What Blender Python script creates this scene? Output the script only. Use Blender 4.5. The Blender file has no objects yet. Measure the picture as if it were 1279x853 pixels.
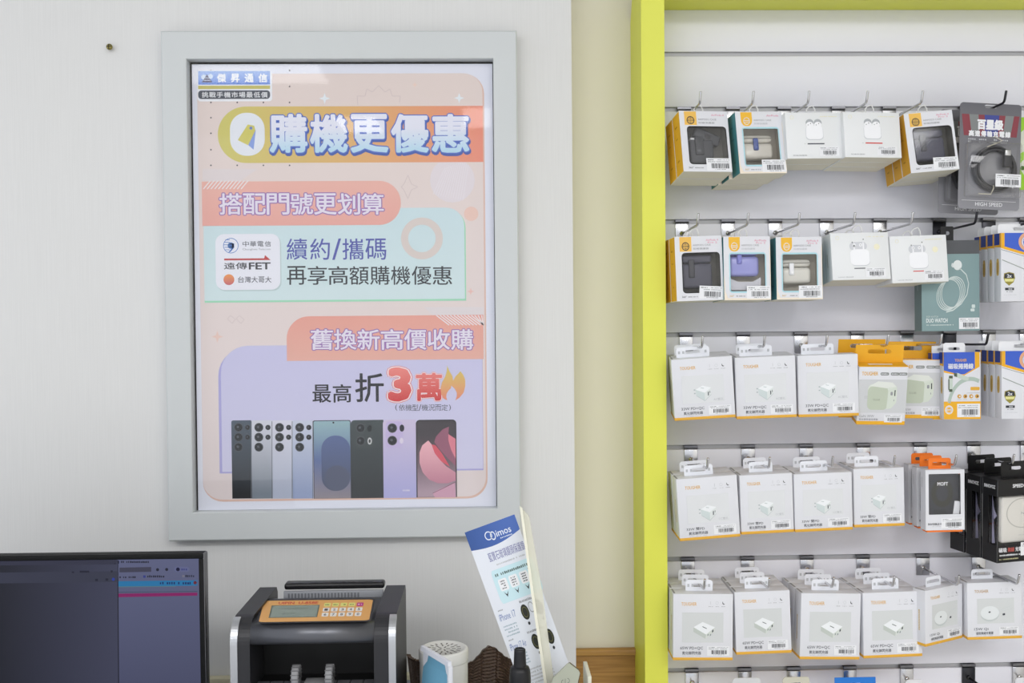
import bpy, bmesh, math, random
import numpy as np
from mathutils import Matrix, Vector

SC = bpy.context.scene
COL = SC.collection
PI = math.pi
R = math.radians

# ------------------------------------------------------------------ camera
IW, IH, FPX = 1279, 853, 1244.0
CAM = np.array([0.0, -1.80, 1.50])
YAW, PITCH, ROLL = R(1.5), R(1.1), R(0.5)
FWD = np.array([math.sin(YAW)*math.cos(PITCH), math.cos(YAW)*math.cos(PITCH), -math.sin(PITCH)])
RT0 = np.array([math.cos(YAW), -math.sin(YAW), 0.0])
UP0 = np.cross(RT0, FWD)
RT = RT0*math.cos(ROLL) - UP0*math.sin(ROLL)
UP = UP0*math.cos(ROLL) + RT0*math.sin(ROLL)
cam_d = bpy.data.cameras.new('camera')
cam_d.sensor_width = 36.0
cam_d.lens = FPX*36.0/IW
cam_d.clip_start = 0.02
cam = bpy.data.objects.new('camera', cam_d)
COL.objects.link(cam)
cam.matrix_world = Matrix(((RT[0], UP[0], -FWD[0], CAM[0]), (RT[1], UP[1], -FWD[1], CAM[1]),
                           (RT[2], UP[2], -FWD[2], CAM[2]), (0, 0, 0, 1)))
SC.camera = cam

# ------------------------------------------------------------------ world, lamps, exposure
world = bpy.data.worlds.new('world')
SC.world = world
world.use_nodes = True
world.node_tree.nodes['Background'].inputs['Color'].default_value = (0.90, 0.94, 1.0, 1)
world.node_tree.nodes['Background'].inputs['Strength'].default_value = 1.05
SC.view_settings.view_transform = 'Standard'
SC.view_settings.look = 'None'
SC.view_settings.exposure = 0.0
SC.view_settings.gamma = 1.0
SC.view_settings.use_curve_mapping = False

def area(name, loc, sx, sy, watts, color=(1, 1, 1)):
    d = bpy.data.lights.new(name, 'AREA')
    d.shape = 'RECTANGLE'; d.size = sx; d.size_y = sy; d.energy = watts; d.color = color
    o = bpy.data.objects.new(name, d); COL.objects.link(o); o.location = loc
    return o
CEIL = 3.05
LAMPS = [(-1.2, -2.1, 1.6, 0.9, 2), (1.2, -2.1, 1.6, 0.9, 2), (-1.2, -3.5, 2.0, 1.0, 50), (1.2, -3.5, 2.0, 1.0, 50),
         (-1.40, -4.33, 0.86, 0.45, 4.2), (-0.95, -5.9, 0.30, 0.60, 2.6), (-0.05, -5.65, 0.20, 0.70, 2.0), (1.3, -5.2, 1.8, 1.2, 26)]  # the narrow panel is added: its mirror image draws the poster's pale streak
for lx, ly, sx, sy, w in LAMPS:
    area('ceiling_panel_light', (lx, ly, CEIL-0.035), sx, sy, w, (0.98, 0.985, 1.0))

# ------------------------------------------------------------------ small tools
def at(px, py, Y):
    d = FWD + RT*((px-IW/2)/FPX) - UP*((py-IH/2)/FPX)
    return Vector(CAM + d*((Y-CAM[1])/d[1]))
def atz(px, py, z):
    d = FWD + RT*((px-IW/2)/FPX) - UP*((py-IH/2)/FPX)
    return Vector(CAM + d*((z-CAM[2])/d[2]))
def proj(p):
    d = np.array(p) - CAM
    z = d @ FWD
    return np.array([IW/2 + FPX*(d @ RT)/z, IH/2 - FPX*(d @ UP)/z])
def lin(c):
    return tuple(((v/255.0)/12.92 if v/255.0 <= 0.04045 else ((v/255.0+0.055)/1.055)**2.4) for v in c)
_m = {}
def mat(rgb, rough=0.55, metal=0.0, spec=0.4, name=None, noise=0.0, nscale=60.0):
    key = (tuple(rgb), rough, metal, spec, noise, nscale)
    if key in _m: return _m[key]
    m = bpy.data.materials.new(name or 'paint_%d_%d_%d' % tuple(rgb)); m.use_nodes = True
    nt = m.node_tree; b = nt.nodes['Principled BSDF']
    c = lin(rgb)
    b.inputs['Base Color'].default_value = (*c, 1)
    b.inputs['Roughness'].default_value = rough; b.inputs['Metallic'].default_value = metal
    b.inputs['Specular IOR Level'].default_value = spec
    if noise:
        tc = nt.nodes.new('ShaderNodeTexCoord'); n = nt.nodes.new('ShaderNodeTexNoise'); n.inputs['Scale'].default_value = nscale
        r = nt.nodes.new('ShaderNodeValToRGB')
        r.color_ramp.elements[0].color = (*[max(0, v*(1-noise)) for v in c], 1)
        r.color_ramp.elements[1].color = (*[min(1, v*(1+noise)) for v in c], 1)
        nt.links.new(tc.outputs['Object'], n.inputs['Vector']); nt.links.new(n.outputs['Fac'], r.inputs['Fac'])
        nt.links.new(r.outputs['Color'], b.inputs['Base Color'])
    _m[key] = m
    return m
def grad(c0, c1, axis, a, b, rough=0.5, mid=None):
    """printed colour running from c0 to c1 along an object axis"""
    m = bpy.data.materials.new('printed_gradient'); m.use_nodes = True
    nt = m.node_tree; bs = nt.nodes['Principled BSDF']; bs.inputs['Roughness'].default_value = rough
    tc = nt.nodes.new('ShaderNodeTexCoord'); s = nt.nodes.new('ShaderNodeSeparateXYZ')
    mr = nt.nodes.new('ShaderNodeMapRange'); mr.inputs['From Min'].default_value = a; mr.inputs['From Max'].default_value = b
    r = nt.nodes.new('ShaderNodeValToRGB')
    r.color_ramp.elements[0].color = (*lin(c0), 1); r.color_ramp.elements[1].color = (*lin(c1), 1)
    if mid:
        e = r.color_ramp.elements.new(0.5); e.color = (*lin(mid), 1)
    nt.links.new(tc.outputs['Object'], s.inputs[0]); nt.links.new(s.outputs[axis], mr.inputs['Value'])
    nt.links.new(mr.outputs[0], r.inputs['Fac']); nt.links.new(r.outputs['Color'], bs.inputs['Base Color'])
    return m
def clear(name, tint=(255, 255, 255), rough=0.03, boost=1.0, haze=0.0):
    """thin clear plastic: lets everything through, mirrors a little"""
    m = bpy.data.materials.new(name); m.use_nodes = True
    nt = m.node_tree; nt.nodes.clear()
    out = nt.nodes.new('ShaderNodeOutputMaterial')
    t = nt.nodes.new('ShaderNodeBsdfTransparent'); t.inputs['Color'].default_value = (*lin(tint), 1)
    g = nt.nodes.new('ShaderNodeBsdfGlossy'); g.inputs['Roughness'].default_value = rough
    ge = nt.nodes.new('ShaderNodeNewGeometry'); dt = nt.nodes.new('ShaderNodeVectorMath'); dt.operation = 'DOT_PRODUCT'
    nt.links.new(ge.outputs['Normal'], dt.inputs[0]); nt.links.new(ge.outputs['Incoming'], dt.inputs[1])
    def mth(op, i0, v1=None):
        q = nt.nodes.new('ShaderNodeMath'); q.operation = op; nt.links.new(i0, q.inputs[0])
        if v1 is not None: q.inputs[1].default_value = v1
        return q.outputs[0]
    ab = mth('ABSOLUTE', dt.outputs['Value']); om = mth('MULTIPLY_ADD', ab, -1.0); om.node.inputs[2].default_value = 1.0
    pw = mth('POWER', om, 5.0); f = mth('MULTIPLY_ADD', pw, 0.9); f.node.inputs[2].default_value = 0.04
    k = nt.nodes.new('ShaderNodeMath'); k.operation = 'MULTIPLY'; k.inputs[1].default_value = boost; k.use_clamp = True
    x = nt.nodes.new('ShaderNodeMixShader')
    nt.links.new(f, k.inputs[0]); nt.links.new(k.outputs[0], x.inputs[0])
    last = t
    if haze:
        d = nt.nodes.new('ShaderNodeBsdfDiffuse'); d.inputs['Color'].default_value = (*lin(tint), 1)
        h = nt.nodes.new('ShaderNodeMixShader'); h.inputs[0].default_value = haze
        nt.links.new(t.outputs[0], h.inputs[1]); nt.links.new(d.outputs[0], h.inputs[2]); last = h
    nt.links.new(last.outputs[0], x.inputs[1]); nt.links.new(g.outputs[0], x.inputs[2])
    nt.links.new(x.outputs[0], out.inputs[0])
    return m
def glow(rgb, strength=1.0):
    m = bpy.data.materials.new('screen_light'); m.use_nodes = True
    nt = m.node_tree; b = nt.nodes['Principled BSDF']
    b.inputs['Base Color'].default_value = (0.004, 0.004, 0.005, 1); b.inputs['Roughness'].default_value = 0.5; b.inputs['Specular IOR Level'].default_value = 0.15
    b.inputs['Emission Color'].default_value = (*lin(rgb), 1); b.inputs['Emission Strength'].default_value = strength
    return m

# ------------------------------------------------------------------ object bookkeeping
def tag(o, label=None, cat=None, group=None, kind=None):
    if label: o['label'] = label
    if cat: o['category'] = cat
    if group: o['group'] = group
    if kind: o['kind'] = kind
    return o
def empty(name, M=None, parent=None):
    o = bpy.data.objects.new(name, None); COL.objects.link(o)
    o.empty_display_size = 0.02
    if M is not None: o.matrix_world = M if isinstance(M, Matrix) else Matrix.Translation(M)
    if parent: o.parent = parent
    return o
def copy_tree(o, parent=None):
    c = o.copy(); COL.objects.link(c)
    if parent: c.parent = parent
    for ch in o.children: copy_tree(ch, c)
    return c

class MB:
    """collects shapes into ONE mesh with several materials"""
    def __init__(s): s.bm = bmesh.new(); s.mats = []
    def mi(s, m):
        if m not in s.mats: s.mats.append(m)
        return s.mats.index(m)
    def face(s, pts, m, smooth=False):
        try: f = s.bm.faces.new([s.bm.verts.new(p) for p in pts])
        except ValueError: return None
        f.material_index = s.mi(m); f.smooth = smooth
        return f
    def mesh(s, me, M, m, smooth=False):
        i = s.mi(m); vs = [s.bm.verts.new(M @ v.co) for v in me.vertices]
        for p in me.polygons:
            try:
                f = s.bm.faces.new([vs[k] for k in p.vertices]); f.material_index = i; f.smooth = smooth
            except ValueError: pass
    def box(s, x0, x1, y0, y1, z0, z1, m, bevel=0.0, M=None, seg=2, skip=()):
        b = bmesh.new()
        v = [b.verts.new((x, y, z)) for x in (x0, x1) for y in (y0, y1) for z in (z0, z1)]
        F = {'x0': (0, 1, 3, 2), 'x1': (4, 6, 7, 5), 'y0': (0, 4, 5, 1), 'y1': (2, 3, 7, 6), 'z0': (0, 2, 6, 4), 'z1': (1, 5, 7, 3)}
        for k, q in F.items():
            if k not in skip: b.faces.new([v[i] for i in q])
        if bevel: bmesh.ops.bevel(b, geom=list(b.edges), offset=bevel, segments=seg, profile=0.5, affect='EDGES')
        s.add(b, m, M, smooth=bool(bevel))
    def add(s, b, m, M=None, smooth=False):
        i = s.mi(m); mp = {}
        for v in b.verts: mp[v] = s.bm.verts.new((M @ v.co) if M else v.co)
        for f in b.faces:
            try:
                g = s.bm.faces.new([mp[v] for v in f.verts]); g.material_index = i; g.smooth = smooth
            except ValueError: pass
        b.free()
    def prism(s, poly, d, m, smooth=False):
        """poly: list of 3-D points of one end; d: sweep vector"""
        d = Vector(d); a = [s.bm.verts.new(p) for p in poly]; c = [s.bm.verts.new(Vector(p)+d) for p in poly]
        i = s.mi(m); n = len(a)
        fs = [s.bm.faces.new(a), s.bm.faces.new(c[::-1])]
        for k in range(n):
            fs.append(s.bm.faces.new((a[k], c[k], c[(k+1) % n], a[(k+1) % n])))
        for f in fs: f.material_index = i
        for f in fs[2:]: f.smooth = smooth
        bmesh.ops.recalc_face_normals(s.bm, faces=fs)
    def tube(s, pts, r, m, n=8, caps=True):
        pts = [Vector(p) for p in pts]; rings = []; i = s.mi(m)
        rr = r if isinstance(r, (list, tuple)) else [r]*len(pts)
        t0 = (pts[1]-pts[0]).normalized()
        nv = t0.orthogonal().normalized()
        for k, p in enumerate(pts):
            t = (pts[min(k+1, len(pts)-1)]-pts[max(k-1, 0)]).normalized()
            nv = (nv - t*nv.dot(t)).normalized(); bv = t.cross(nv)
            rings.append([s.bm.verts.new(p + (nv*math.cos(a)+bv*math.sin(a))*rr[k]) for a in [2*PI*j/n for j in range(n)]])
        for k in range(len(rings)-1):
            for j in range(n):
                f = s.bm.faces.new((rings[k][j], rings[k][(j+1) % n], rings[k+1][(j+1) % n], rings[k+1][j])); f.smooth = True; f.material_index = i
        if caps:
            for q in (rings[0][::-1], rings[-1]):
                f = s.bm.faces.new(q); f.material_index = i
    def lathe(s, prof, m, M=None, n=40):
        i = s.mi(m); M = M or Matrix(); rings = []
        for r, z in prof:
            rings.append([s.bm.verts.new(M @ Vector((r*math.cos(2*PI*j/n), r*math.sin(2*PI*j/n), z))) for j in range(n)] if r > 1e-6 else [s.bm.verts.new(M @ Vector((0, 0, z)))])
        for a, b in zip(rings, rings[1:]):
            for j in range(n):
                q = [a[j % len(a)], a[(j+1) % n % len(a)], b[(j+1) % n % len(b)], b[j % len(b)]]
                q = [v for k, v in enumerate(q) if v not in q[:k]]
                if len(q) > 2:
                    f = s.bm.faces.new(q); f.material_index = i; f.smooth = True
    def build(s, name, parent=None, M=None):
        me = bpy.data.meshes.new(name); s.bm.normal_update(); s.bm.to_mesh(me); s.bm.free()
        for m in s.mats: me.materials.append(m)
        o = bpy.data.objects.new(name, me); COL.objects.link(o)
        if parent: o.parent = parent
        if M is not None: o.matrix_world = M
        return o

# text and flat outlines (2-D curves turned into meshes)
_tc = {}
_fc = bpy.data.curves.new('lettering', 'FONT'); _fc.resolution_u = 2
_fo = bpy.data.objects.new('lettering', _fc)
def glyphs(s, off=0.0):
    """outline mesh of a string; off thickens the strokes by stamping shifted copies"""
    k = (s, off)
    if k not in _tc:
        if not off:
            _fc.body = s
            _tc[k] = bpy.data.meshes.new_from_object(_fo)
        else:
            g = glyphs(s); vs, fs = [], []
            co = [v.co.copy() for v in g.vertices]; pl = [tuple(p.vertices) for p in g.polygons]
            nd = 6 if off < 0.03 else 10
            for d in [(0, 0)]+[(off*math.cos(2*PI*j/nd), off*math.sin(2*PI*j/nd)) for j in range(nd)]:
                n0 = len(vs); vs += [(c.x+d[0], c.y+d[1], 4e-6*(len(vs)//len(co))) for c in co]; fs += [tuple(i+n0 for i in p) for p in pl]
            me = bpy.data.meshes.new('lettering'); me.from_pydata(vs, [], fs); _tc[k] = me
    return _tc[k]
def bbox2(me):
    a = np.array([v.co[:2] for v in me.vertices]); return a.min(0), a.max(0)
def flat(loops, depth):
    """plate with holes in the XY plane, from outlines; depth is half the thickness"""
    cu = bpy.data.curves.new('outline', 'CURVE'); cu.dimensions = '2D'; cu.fill_mode = 'BOTH'; cu.extrude = depth
    for lp in loops:
        sp = cu.splines.new('POLY'); sp.points.add(len(lp)-1)
        for p, q in zip(sp.points, lp): p.co = (q[0], q[1], 0, 1)
        sp.use_cyclic_u = True
    o = bpy.data.objects.new('outline', cu); me = bpy.data.meshes.new_from_object(o)
    bpy.data.objects.remove(o); bpy.data.curves.remove(cu)
    return me
XZ = Matrix(((1, 0, 0, 0), (0, 0, 1, 0), (0, 1, 0, 0), (0, 0, 0, 1)))       # outline plane -> upright plate
def rr(x0, y0, x1, y1, r, n=5, c=(1, 1, 1, 1)):
    """rounded rectangle outline; c = which corners are round: (x0y0, x1y0, x1y1, x0y1)"""
    out = []
    for k, (cx, cy, a0, px, py) in enumerate(((x0+r, y0+r, PI, x0, y0), (x1-r, y0+r, 1.5*PI, x1, y0), (x1-r, y1-r, 0, x1, y1), (x0+r, y1-r, .5*PI, x0, y1))):
        if c[k] and r > 0:
            out += [(cx+r*math.cos(a0+.5*PI*j/n), cy+r*math.sin(a0+.5*PI*j/n)) for j in range(n+1)]
        else: out.append((px, py))
    return out
def ell(cx, cy, rx, ry=None, n=24, a0=0.0, a1=2*PI):
    ry = rx if ry is None else ry
    full = abs(a1-a0-2*PI) < 1e-6
    return [(cx+rx*math.cos(a0+(a1-a0)*j/(n if full else n-1)), cy+ry*math.sin(a0+(a1-a0)*j/(n if full else n-1))) for j in range(n)]

class Print:
    """printing laid on a face of mb: fn(u, v, lift) gives the point on the face"""
    def __init__(s, mb, fn, step=8e-5): s.mb = mb; s.fn = fn; s.k = step
    def poly(s, pts, m, z=2): return s.mb.face([s.fn(u, v, z*s.k) for u, v in pts], m)
    def rect(s, x0, y0, x1, y1, m, z=2): s.poly([(x0, y0), (x1, y0), (x1, y1), (x0, y1)], m, z)
    def rrect(s, x0, y0, x1, y1, r, m, z=2, c=(1, 1, 1, 1), n=5): s.poly(rr(x0, y0, x1, y1, r, n, c), m, z)
    def disc(s, cx, cy, r, m, z=2, ry=None, n=20): s.poly(ell(cx, cy, r, ry, n), m, z)
    def ring(s, cx, cy, r, r2, m, z=2, ry=None, n=28, a0=0.0, a1=2*PI):
        k = (ry or r)/r
        A = ell(cx, cy, r, r*k, n+1, a0, a1-1e-5); B = ell(cx, cy, r2, r2*k, n+1, a0, a1-1e-5)
        for i in range(n): s.poly([A[i], A[i+1], B[i+1], B[i]], m, z)
    def line(s, pts, w, m, z=2):
        for (ax, ay), (bx, by) in zip(pts, pts[1:]):
            l = math.hypot(bx-ax, by-ay) or 1e-9; nx, ny = -(by-ay)/l*w/2, (bx-ax)/l*w/2
            s.poly([(ax+nx, ay+ny), (bx+nx, by+ny), (bx-nx, by-ny), (ax-nx, ay-ny)], m, z)
    def text(s, body, x0, y0, x1, y1, m, z=4, bold=0.0, ref=0.0, skew=0.0):
        """lettering fitted to a box in face units, y0 = top"""
        me = glyphs(body, bold); lo, hi = bbox2(glyphs(body, ref))
        i = s.mb.mi(m); kx = (x1-x0)/(hi[0]-lo[0]); ky = (y1-y0)/(hi[1]-lo[1])
        vs = [s.mb.bm.verts.new(s.fn(x0+(v.co.x-lo[0])*kx+skew*(v.co.y-lo[1])*ky, y1-(v.co.y-lo[1])*ky, z*s.k+v.co.z)) for v in me.vertices]
        for p in me.polygons:
            try:
                f = s.mb.bm.faces.new([vs[k] for k in p.vertices]); f.material_index = i
            except ValueError: pass
    def bars(s, x0, y0, x1, y1, m, z=3, seed=1):
        rnd = random.Random(seed); x = x0; u = (x1-x0)/60
        while x < x1-u:
            w = u*rnd.choice((1, 1, 2, 3)); s.rect(x, y0, min(x+w, x1), y1, m, z); x += w+u*rnd.choice((1, 1, 2, 2))
    def dashes(s, x0, y0, x1, y1, m, z=3, seed=1, n=14):
        """a line of lettering too small to read"""
        rnd = random.Random(seed); w = (x1-x0)/n
        for i in range(n):
            if rnd.random() < 0.86: s.rect(x0+i*w, y0+(y1-y0)*rnd.uniform(0, .25), x0+(i+rnd.uniform(.5, .85))*w, y1, m, z)

WHITE = mat((230, 230, 234), 0.5); INK = mat((52, 54, 60)); GREY = mat((150, 152, 156)); LGREY = mat((190, 192, 196))
BLACK = mat((18, 18, 20), 0.4); ORANGE = mat((226, 172, 62)); CHROME = mat((205, 205, 208), 0.22, 1.0)
DKCHROME = mat((120, 120, 124), 0.3, 1.0); PAPER = mat((236, 237, 240), 0.6)
# ------------------------------------------------------------------ the room
YW, YC, YS, YP = 0.0, 0.07, 0.03, -0.057      # papered wall, cream wall, slat boards, front of the yellow frame
def wallpaper():
    m = bpy.data.materials.new('ribbed_wallpaper'); m.use_nodes = True
    nt = m.node_tree; b = nt.nodes['Principled BSDF']; b.inputs['Roughness'].default_value = 0.6
    b.inputs['Specular IOR Level'].default_value = 0.25
    tc = nt.nodes.new('ShaderNodeTexCoord'); mp = nt.nodes.new('ShaderNodeMapping'); mp.inputs['Scale'].default_value = (520, 1, 9)
    n = nt.nodes.new('ShaderNodeTexNoise'); n.inputs['Scale'].default_value = 1.0; n.inputs['Detail'].default_value = 3
    r = nt.nodes.new('ShaderNodeValToRGB')
    r.color_ramp.elements[0].position = 0.3; r.color_ramp.elements[1].position = 0.7
    r.color_ramp.elements[0].color = (*lin((218, 218, 217)), 1); r.color_ramp.elements[1].color = (*lin((222, 222, 221)), 1)
    bp = nt.nodes.new('ShaderNodeBump'); bp.inputs['Strength'].default_value = 0.07; bp.inputs['Distance'].default_value = 0.001
    L = nt.links.new
    L(tc.outputs['Object'], mp.inputs[0]); L(mp.outputs[0], n.inputs['Vector']); L(n.outputs['Fac'], r.inputs['Fac'])
    L(r.outputs['Color'], b.inputs['Base Color']); L(n.outputs['Fac'], bp.inputs['Height']); L(bp.outputs[0], b.inputs['Normal'])
    return m
def wood(c0, c1, sx=(3, 3, 60), rough=0.45):
    m = bpy.data.materials.new('wood_grain'); m.use_nodes = True
    nt = m.node_tree; b = nt.nodes['Principled BSDF']; b.inputs['Roughness'].default_value = rough
    tc = nt.nodes.new('ShaderNodeTexCoord'); mp = nt.nodes.new('ShaderNodeMapping'); mp.inputs['Scale'].default_value = sx
    n = nt.nodes.new('ShaderNodeTexNoise'); n.inputs['Scale'].default_value = 2.0; n.inputs['Detail'].default_value = 6; n.inputs['Distortion'].default_value = 0.4
    r = nt.nodes.new('ShaderNodeValToRGB'); r.color_ramp.elements[0].position = 0.3; r.color_ramp.elements[1].position = 0.72
    r.color_ramp.elements[0].color = (*lin(c0), 1); r.color_ramp.elements[1].color = (*lin(c1), 1)
    L = nt.links.new
    L(tc.outputs['Object'], mp.inputs[0]); L(mp.outputs[0], n.inputs['Vector']); L(n.outputs['Fac'], r.inputs['Fac']); L(r.outputs['Color'], b.inputs['Base Color'])
    return m
def struct(name, x0, x1, y0, y1, z0, z1, m, bevel=0.0):
    b = MB(); b.box(x0, x1, y0, y1, z0, z1, m, bevel); o = b.build(name); o['kind'] = 'structure'; return o
XE = at(716.5, 426, YW).x                       # where the papered wall stops
XL, XR, YF = -2.4, 2.6, -6.5
struct('floor', XL, XR, YF, YC+0.1, -0.05, 0.0, mat((205, 203, 200), 0.35, noise=0.04, nscale=8))
struct('ceiling', XL, XR, YF, YC+0.1, CEIL, CEIL+0.05, mat((196, 196, 196), 0.8))
struct('wall_left', XL-0.05, XL, YF, -3.4, 0, CEIL, mat((240, 240, 240), 0.7))
struct('wall_right', XR, XR+0.05, YF, YC+0.1, 0, CEIL, mat((226, 224, 218), 0.7))
struct('wall_back', XL, XE, YW, YC, 0, CEIL, wallpaper())
ZW = at(750, 810, YC).z
struct('wall_rear', XL, XR, YC, YC+0.1, 0, CEIL, mat((228, 223, 206), 0.7, noise=0.01, nscale=5))
struct('trim_1', XE, XR, YC-0.008, YC, 0, ZW-0.010, wood((140, 98, 40), (184, 138, 68), (4, 4, 90)))
struct('trim_2', XE, XR, YC-0.016, YC, ZW-0.010, ZW+0.003, wood((160, 116, 54), (200, 156, 86), (4, 4, 90)), 0.004)
for i, (lx, ly, sx, sy, w) in enumerate(LAMPS):
    t = empty('ceiling_lamp', (lx, ly, CEIL))
    tag(t, ['flat white ceiling lamp nearest the framed poster wall', 'flat white ceiling lamp nearest the yellow display',
            'large flat ceiling lamp in the second row, on the poster side', 'large flat ceiling lamp in the second row, on the display side',
            'small flat ceiling lamp behind the second row', 'added narrow lamp panel that puts a pale streak on the poster cover', 'slim ceiling lamp in the middle of the shop', 'large ceiling lamp near the shop front'][i], 'ceiling lamp', 'ceiling lamps')
    b = MB(); b.box(-sx/2-.03, sx/2+.03, -sy/2-.03, -sy/2, -0.03, 0, WHITE); b.box(-sx/2-.03, sx/2+.03, sy/2, sy/2+.03, -0.03, 0, WHITE)
    b.box(-sx/2-.03, -sx/2, -sy/2, sy/2, -0.03, 0, WHITE); b.box(sx/2, sx/2+.03, -sy/2, sy/2, -0.03, 0, WHITE); b.build('frame', t)
    b = MB(); b.box(-sx/2, sx/2, -sy/2, sy/2, -0.02, -0.012, glow((255, 252, 246), 1.0)); b.build('diffuser', t)

# desk under the wall: grey top with a cream back edge
ZD = at(270, 848, YW).z
d = empty('desk', (-0.45, -0.42, ZD))
tag(d, 'grey desk top with a cream back edge along the papered wall', 'desk')
b = MB(); b.box(-1.2, 0.56, -0.38, 0.40, -0.030, 0.0, mat((128, 134, 146), 0.5), 0.003); b.build('desk_top', d)
b = MB(); b.box(-1.2, 0.56, 0.402, 0.419, -0.03, at(270, 843, YW).z-ZD, mat((206, 200, 172), 0.5), 0.002); b.build('back_edge', d)
for x in (-1.15, 0.51):
    b = MB(); b.box(x-.02, x+.02, -0.36, 0.38, -ZD, -0.030, mat((200, 200, 200), 0.5)); b.build('leg', d)

# brass screw left in the wall
p = at(137.3, 59, -0.006); n = empty('wall_screw', p)
tag(n, 'small brass screw head sticking out of the papered wall', 'screw')
b = MB(); M = Matrix.Translation((0, 0.006, 0)) @ Matrix.Rotation(R(90), 4, 'X')
b.lathe([(0, 0.012), (0.003, 0.0118), (0.0052, 0.010), (0.0056, 0.008), (0.005, 0.0065), (0.0024, 0.006), (0.0022, 0.0)], mat((150, 140, 84), 0.3, 1.0), M, 20)
b.build('head', n)
b = MB(); b.box(-0.004, 0.004, -0.0064, -0.0059, -0.0007, 0.0007, mat((60, 54, 36), 0.6)); b.box(-0.0007, 0.0007, -0.0064, -0.0059, -0.004, 0.004, mat((60, 54, 36), 0.6)); b.build('cross_slot', n)

# ------------------------------------------------------------------ yellow display frame with slat boards
YEL = mat((222, 225, 78), 0.45, 0, .55, noise=0.01, nscale=3)
xl = at(803.2, 426, YP).x; xr = at(832, 426, YP).x; xend = 1.62
ZR = at(1000, 12.3, YS).z
GY = [64.5, 133.5, 274.0, 415.3, 555.8, 695.6, 834.6]
GZ = [at(833, y+3, YS).z for y in GY]
disp = empty('display_wall', (xl, YC, 0)); O = Vector((xl, YC, 0))
tag(disp, 'slatted white display wall in a bright yellow frame', 'display wall')
def dbox(b, x0, x1, y0, y1, z0, z1, m, bev=0.0): b.box(x0-O.x, x1-O.x, y0-O.y, y1-O.y, z0, z1, m, bev)
ztop = ZR+0.06
zc = at(788, 22, YC).z
b = MB()
b.prism([(0, YP-O.y, 0), (0, YP-O.y, ztop), (0, -0.055, ztop), (0, -0.035, zc+0.05), (0, -0.006, zc), (0, 0, zc-0.01), (0, 0, 0)], (xr-xl, 0, 0), YEL)
b.build('side_post', disp)
b = MB(); dbox(b, xr, xend, YP, YC, ZR, ztop, YEL); b.build('top_rail', disp)
b = MB(); dbox(b, xend, xend+.04, YP, YC, 0, ztop, YEL); b.build('side_post', disp)
SLAT = mat((230, 230, 238), 0.4)
b = MB(); gh = 0.0085
dbox(b, xr, xend, YS+0.006, YC, 0, ZR, mat((176, 176, 178), 0.45, 0.2))
zs = [ZR]+GZ
for k, z in enumerate(zs):
    top = z - (gh/2 if k else 0); bot = (zs[k+1]+gh/2) if k+1 < len(zs) else 0.0
    dbox(b, xr, xend, YS, YS+0.006, bot, top, SLAT, 0.0008)
b.build('slat_board', disp)

# ------------------------------------------------------------------ chrome hooks
ARM = 0.137
def make_hook(length=ARM, metal=CHROME):
    t = empty('display_hook')
    b = MB()
    b.box(-0.0125, 0.0125, -0.0030, -0.0015, -0.036, -0.004, metal, 0.0006)
    b.build('plate', t)
    b = MB()
    b.prism([(-0.0125, -0.0015, -0.004), (-0.0125, -0.0045, -0.0005), (-0.0125, -0.0045, 0.0032), (-0.0125, 0.005, 0.0032), (-0.0125, 0.005, 0.0020), (-0.0125, -0.001, 0.0012)], (0.025, 0, 0), DKCHROME)
    b.build('groove_clip', t)
    b = MB(); b.lathe([(0, .004), (.0035, .0035), (.0045, .001), (.0045, 0)], metal, Matrix.Translation((0, -0.003, -0.022)) @ Matrix.Rotation(R(90), 4, 'X'), 16); b.build('weld', t)
    b = MB(); L = length
    b.tube([(0, -0.003, -0.022), (0, -L*.5, -0.021), (0, -L+.004, -0.0195), (0, -L, -0.018), (0, -L-.003, -0.0135), (0, -L-.007, -0.002), (0, -L-.0075, -0.0005)], [.0021]*6+[.0017], metal, 10)
    b.build('arm', t)
    return t
HOOK0 = [make_hook(), make_hook(ARM, mat((64, 64, 68), 0.3, 1.0))]
HOOKX = [
 [854, 915, 979, 1046.5, 1110, 1206],
 [851.5, 909, 968, 1032, 1098.5, 1172.5, 1234.5, 1281],
 [856.5, 928, 1000, 1070.5, 1132, 1185.5, 1234.5, 1281],
 [862.5, 934, 1006.5, 1078, 1149, 1215.5, 1282],
 [859, 933.5, 1007.5, 1077.5, 1152, 1221.5],
 [864, 930, 991, 1061, 1132, 1209, 1272]]
ROWN = ['top', 'second', 'third', 'fourth', 'fifth', 'lowest']
ORD = ['first', 'second', 'third', 'fourth', 'fifth', 'sixth', 'seventh', 'eighth']
used = [False, False]
HOOKS = {}
for r, xs in enumerate(HOOKX):
    for k, x in enumerate(xs):
        dark = (r, k) in ((0, 5), (1, 5), (1, 6), (1, 7), (2, 5), (5, 5))
        o = HOOK0[dark] if not used[dark] else copy_tree(HOOK0[dark]); used[dark] = True
        z = GZ[r+1]; y = GY[r+1]
        o.location = (at(x, y, YS).x, YS, z)
        tag(o, '%s metal display hook, %s from the yellow post in the %s row' % ('dark' if dark else 'shiny', ORD[k], ROWN[r]), 'hook', 'display hooks on the slat boards')
        HOOKS[(r, k)] = o
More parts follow.
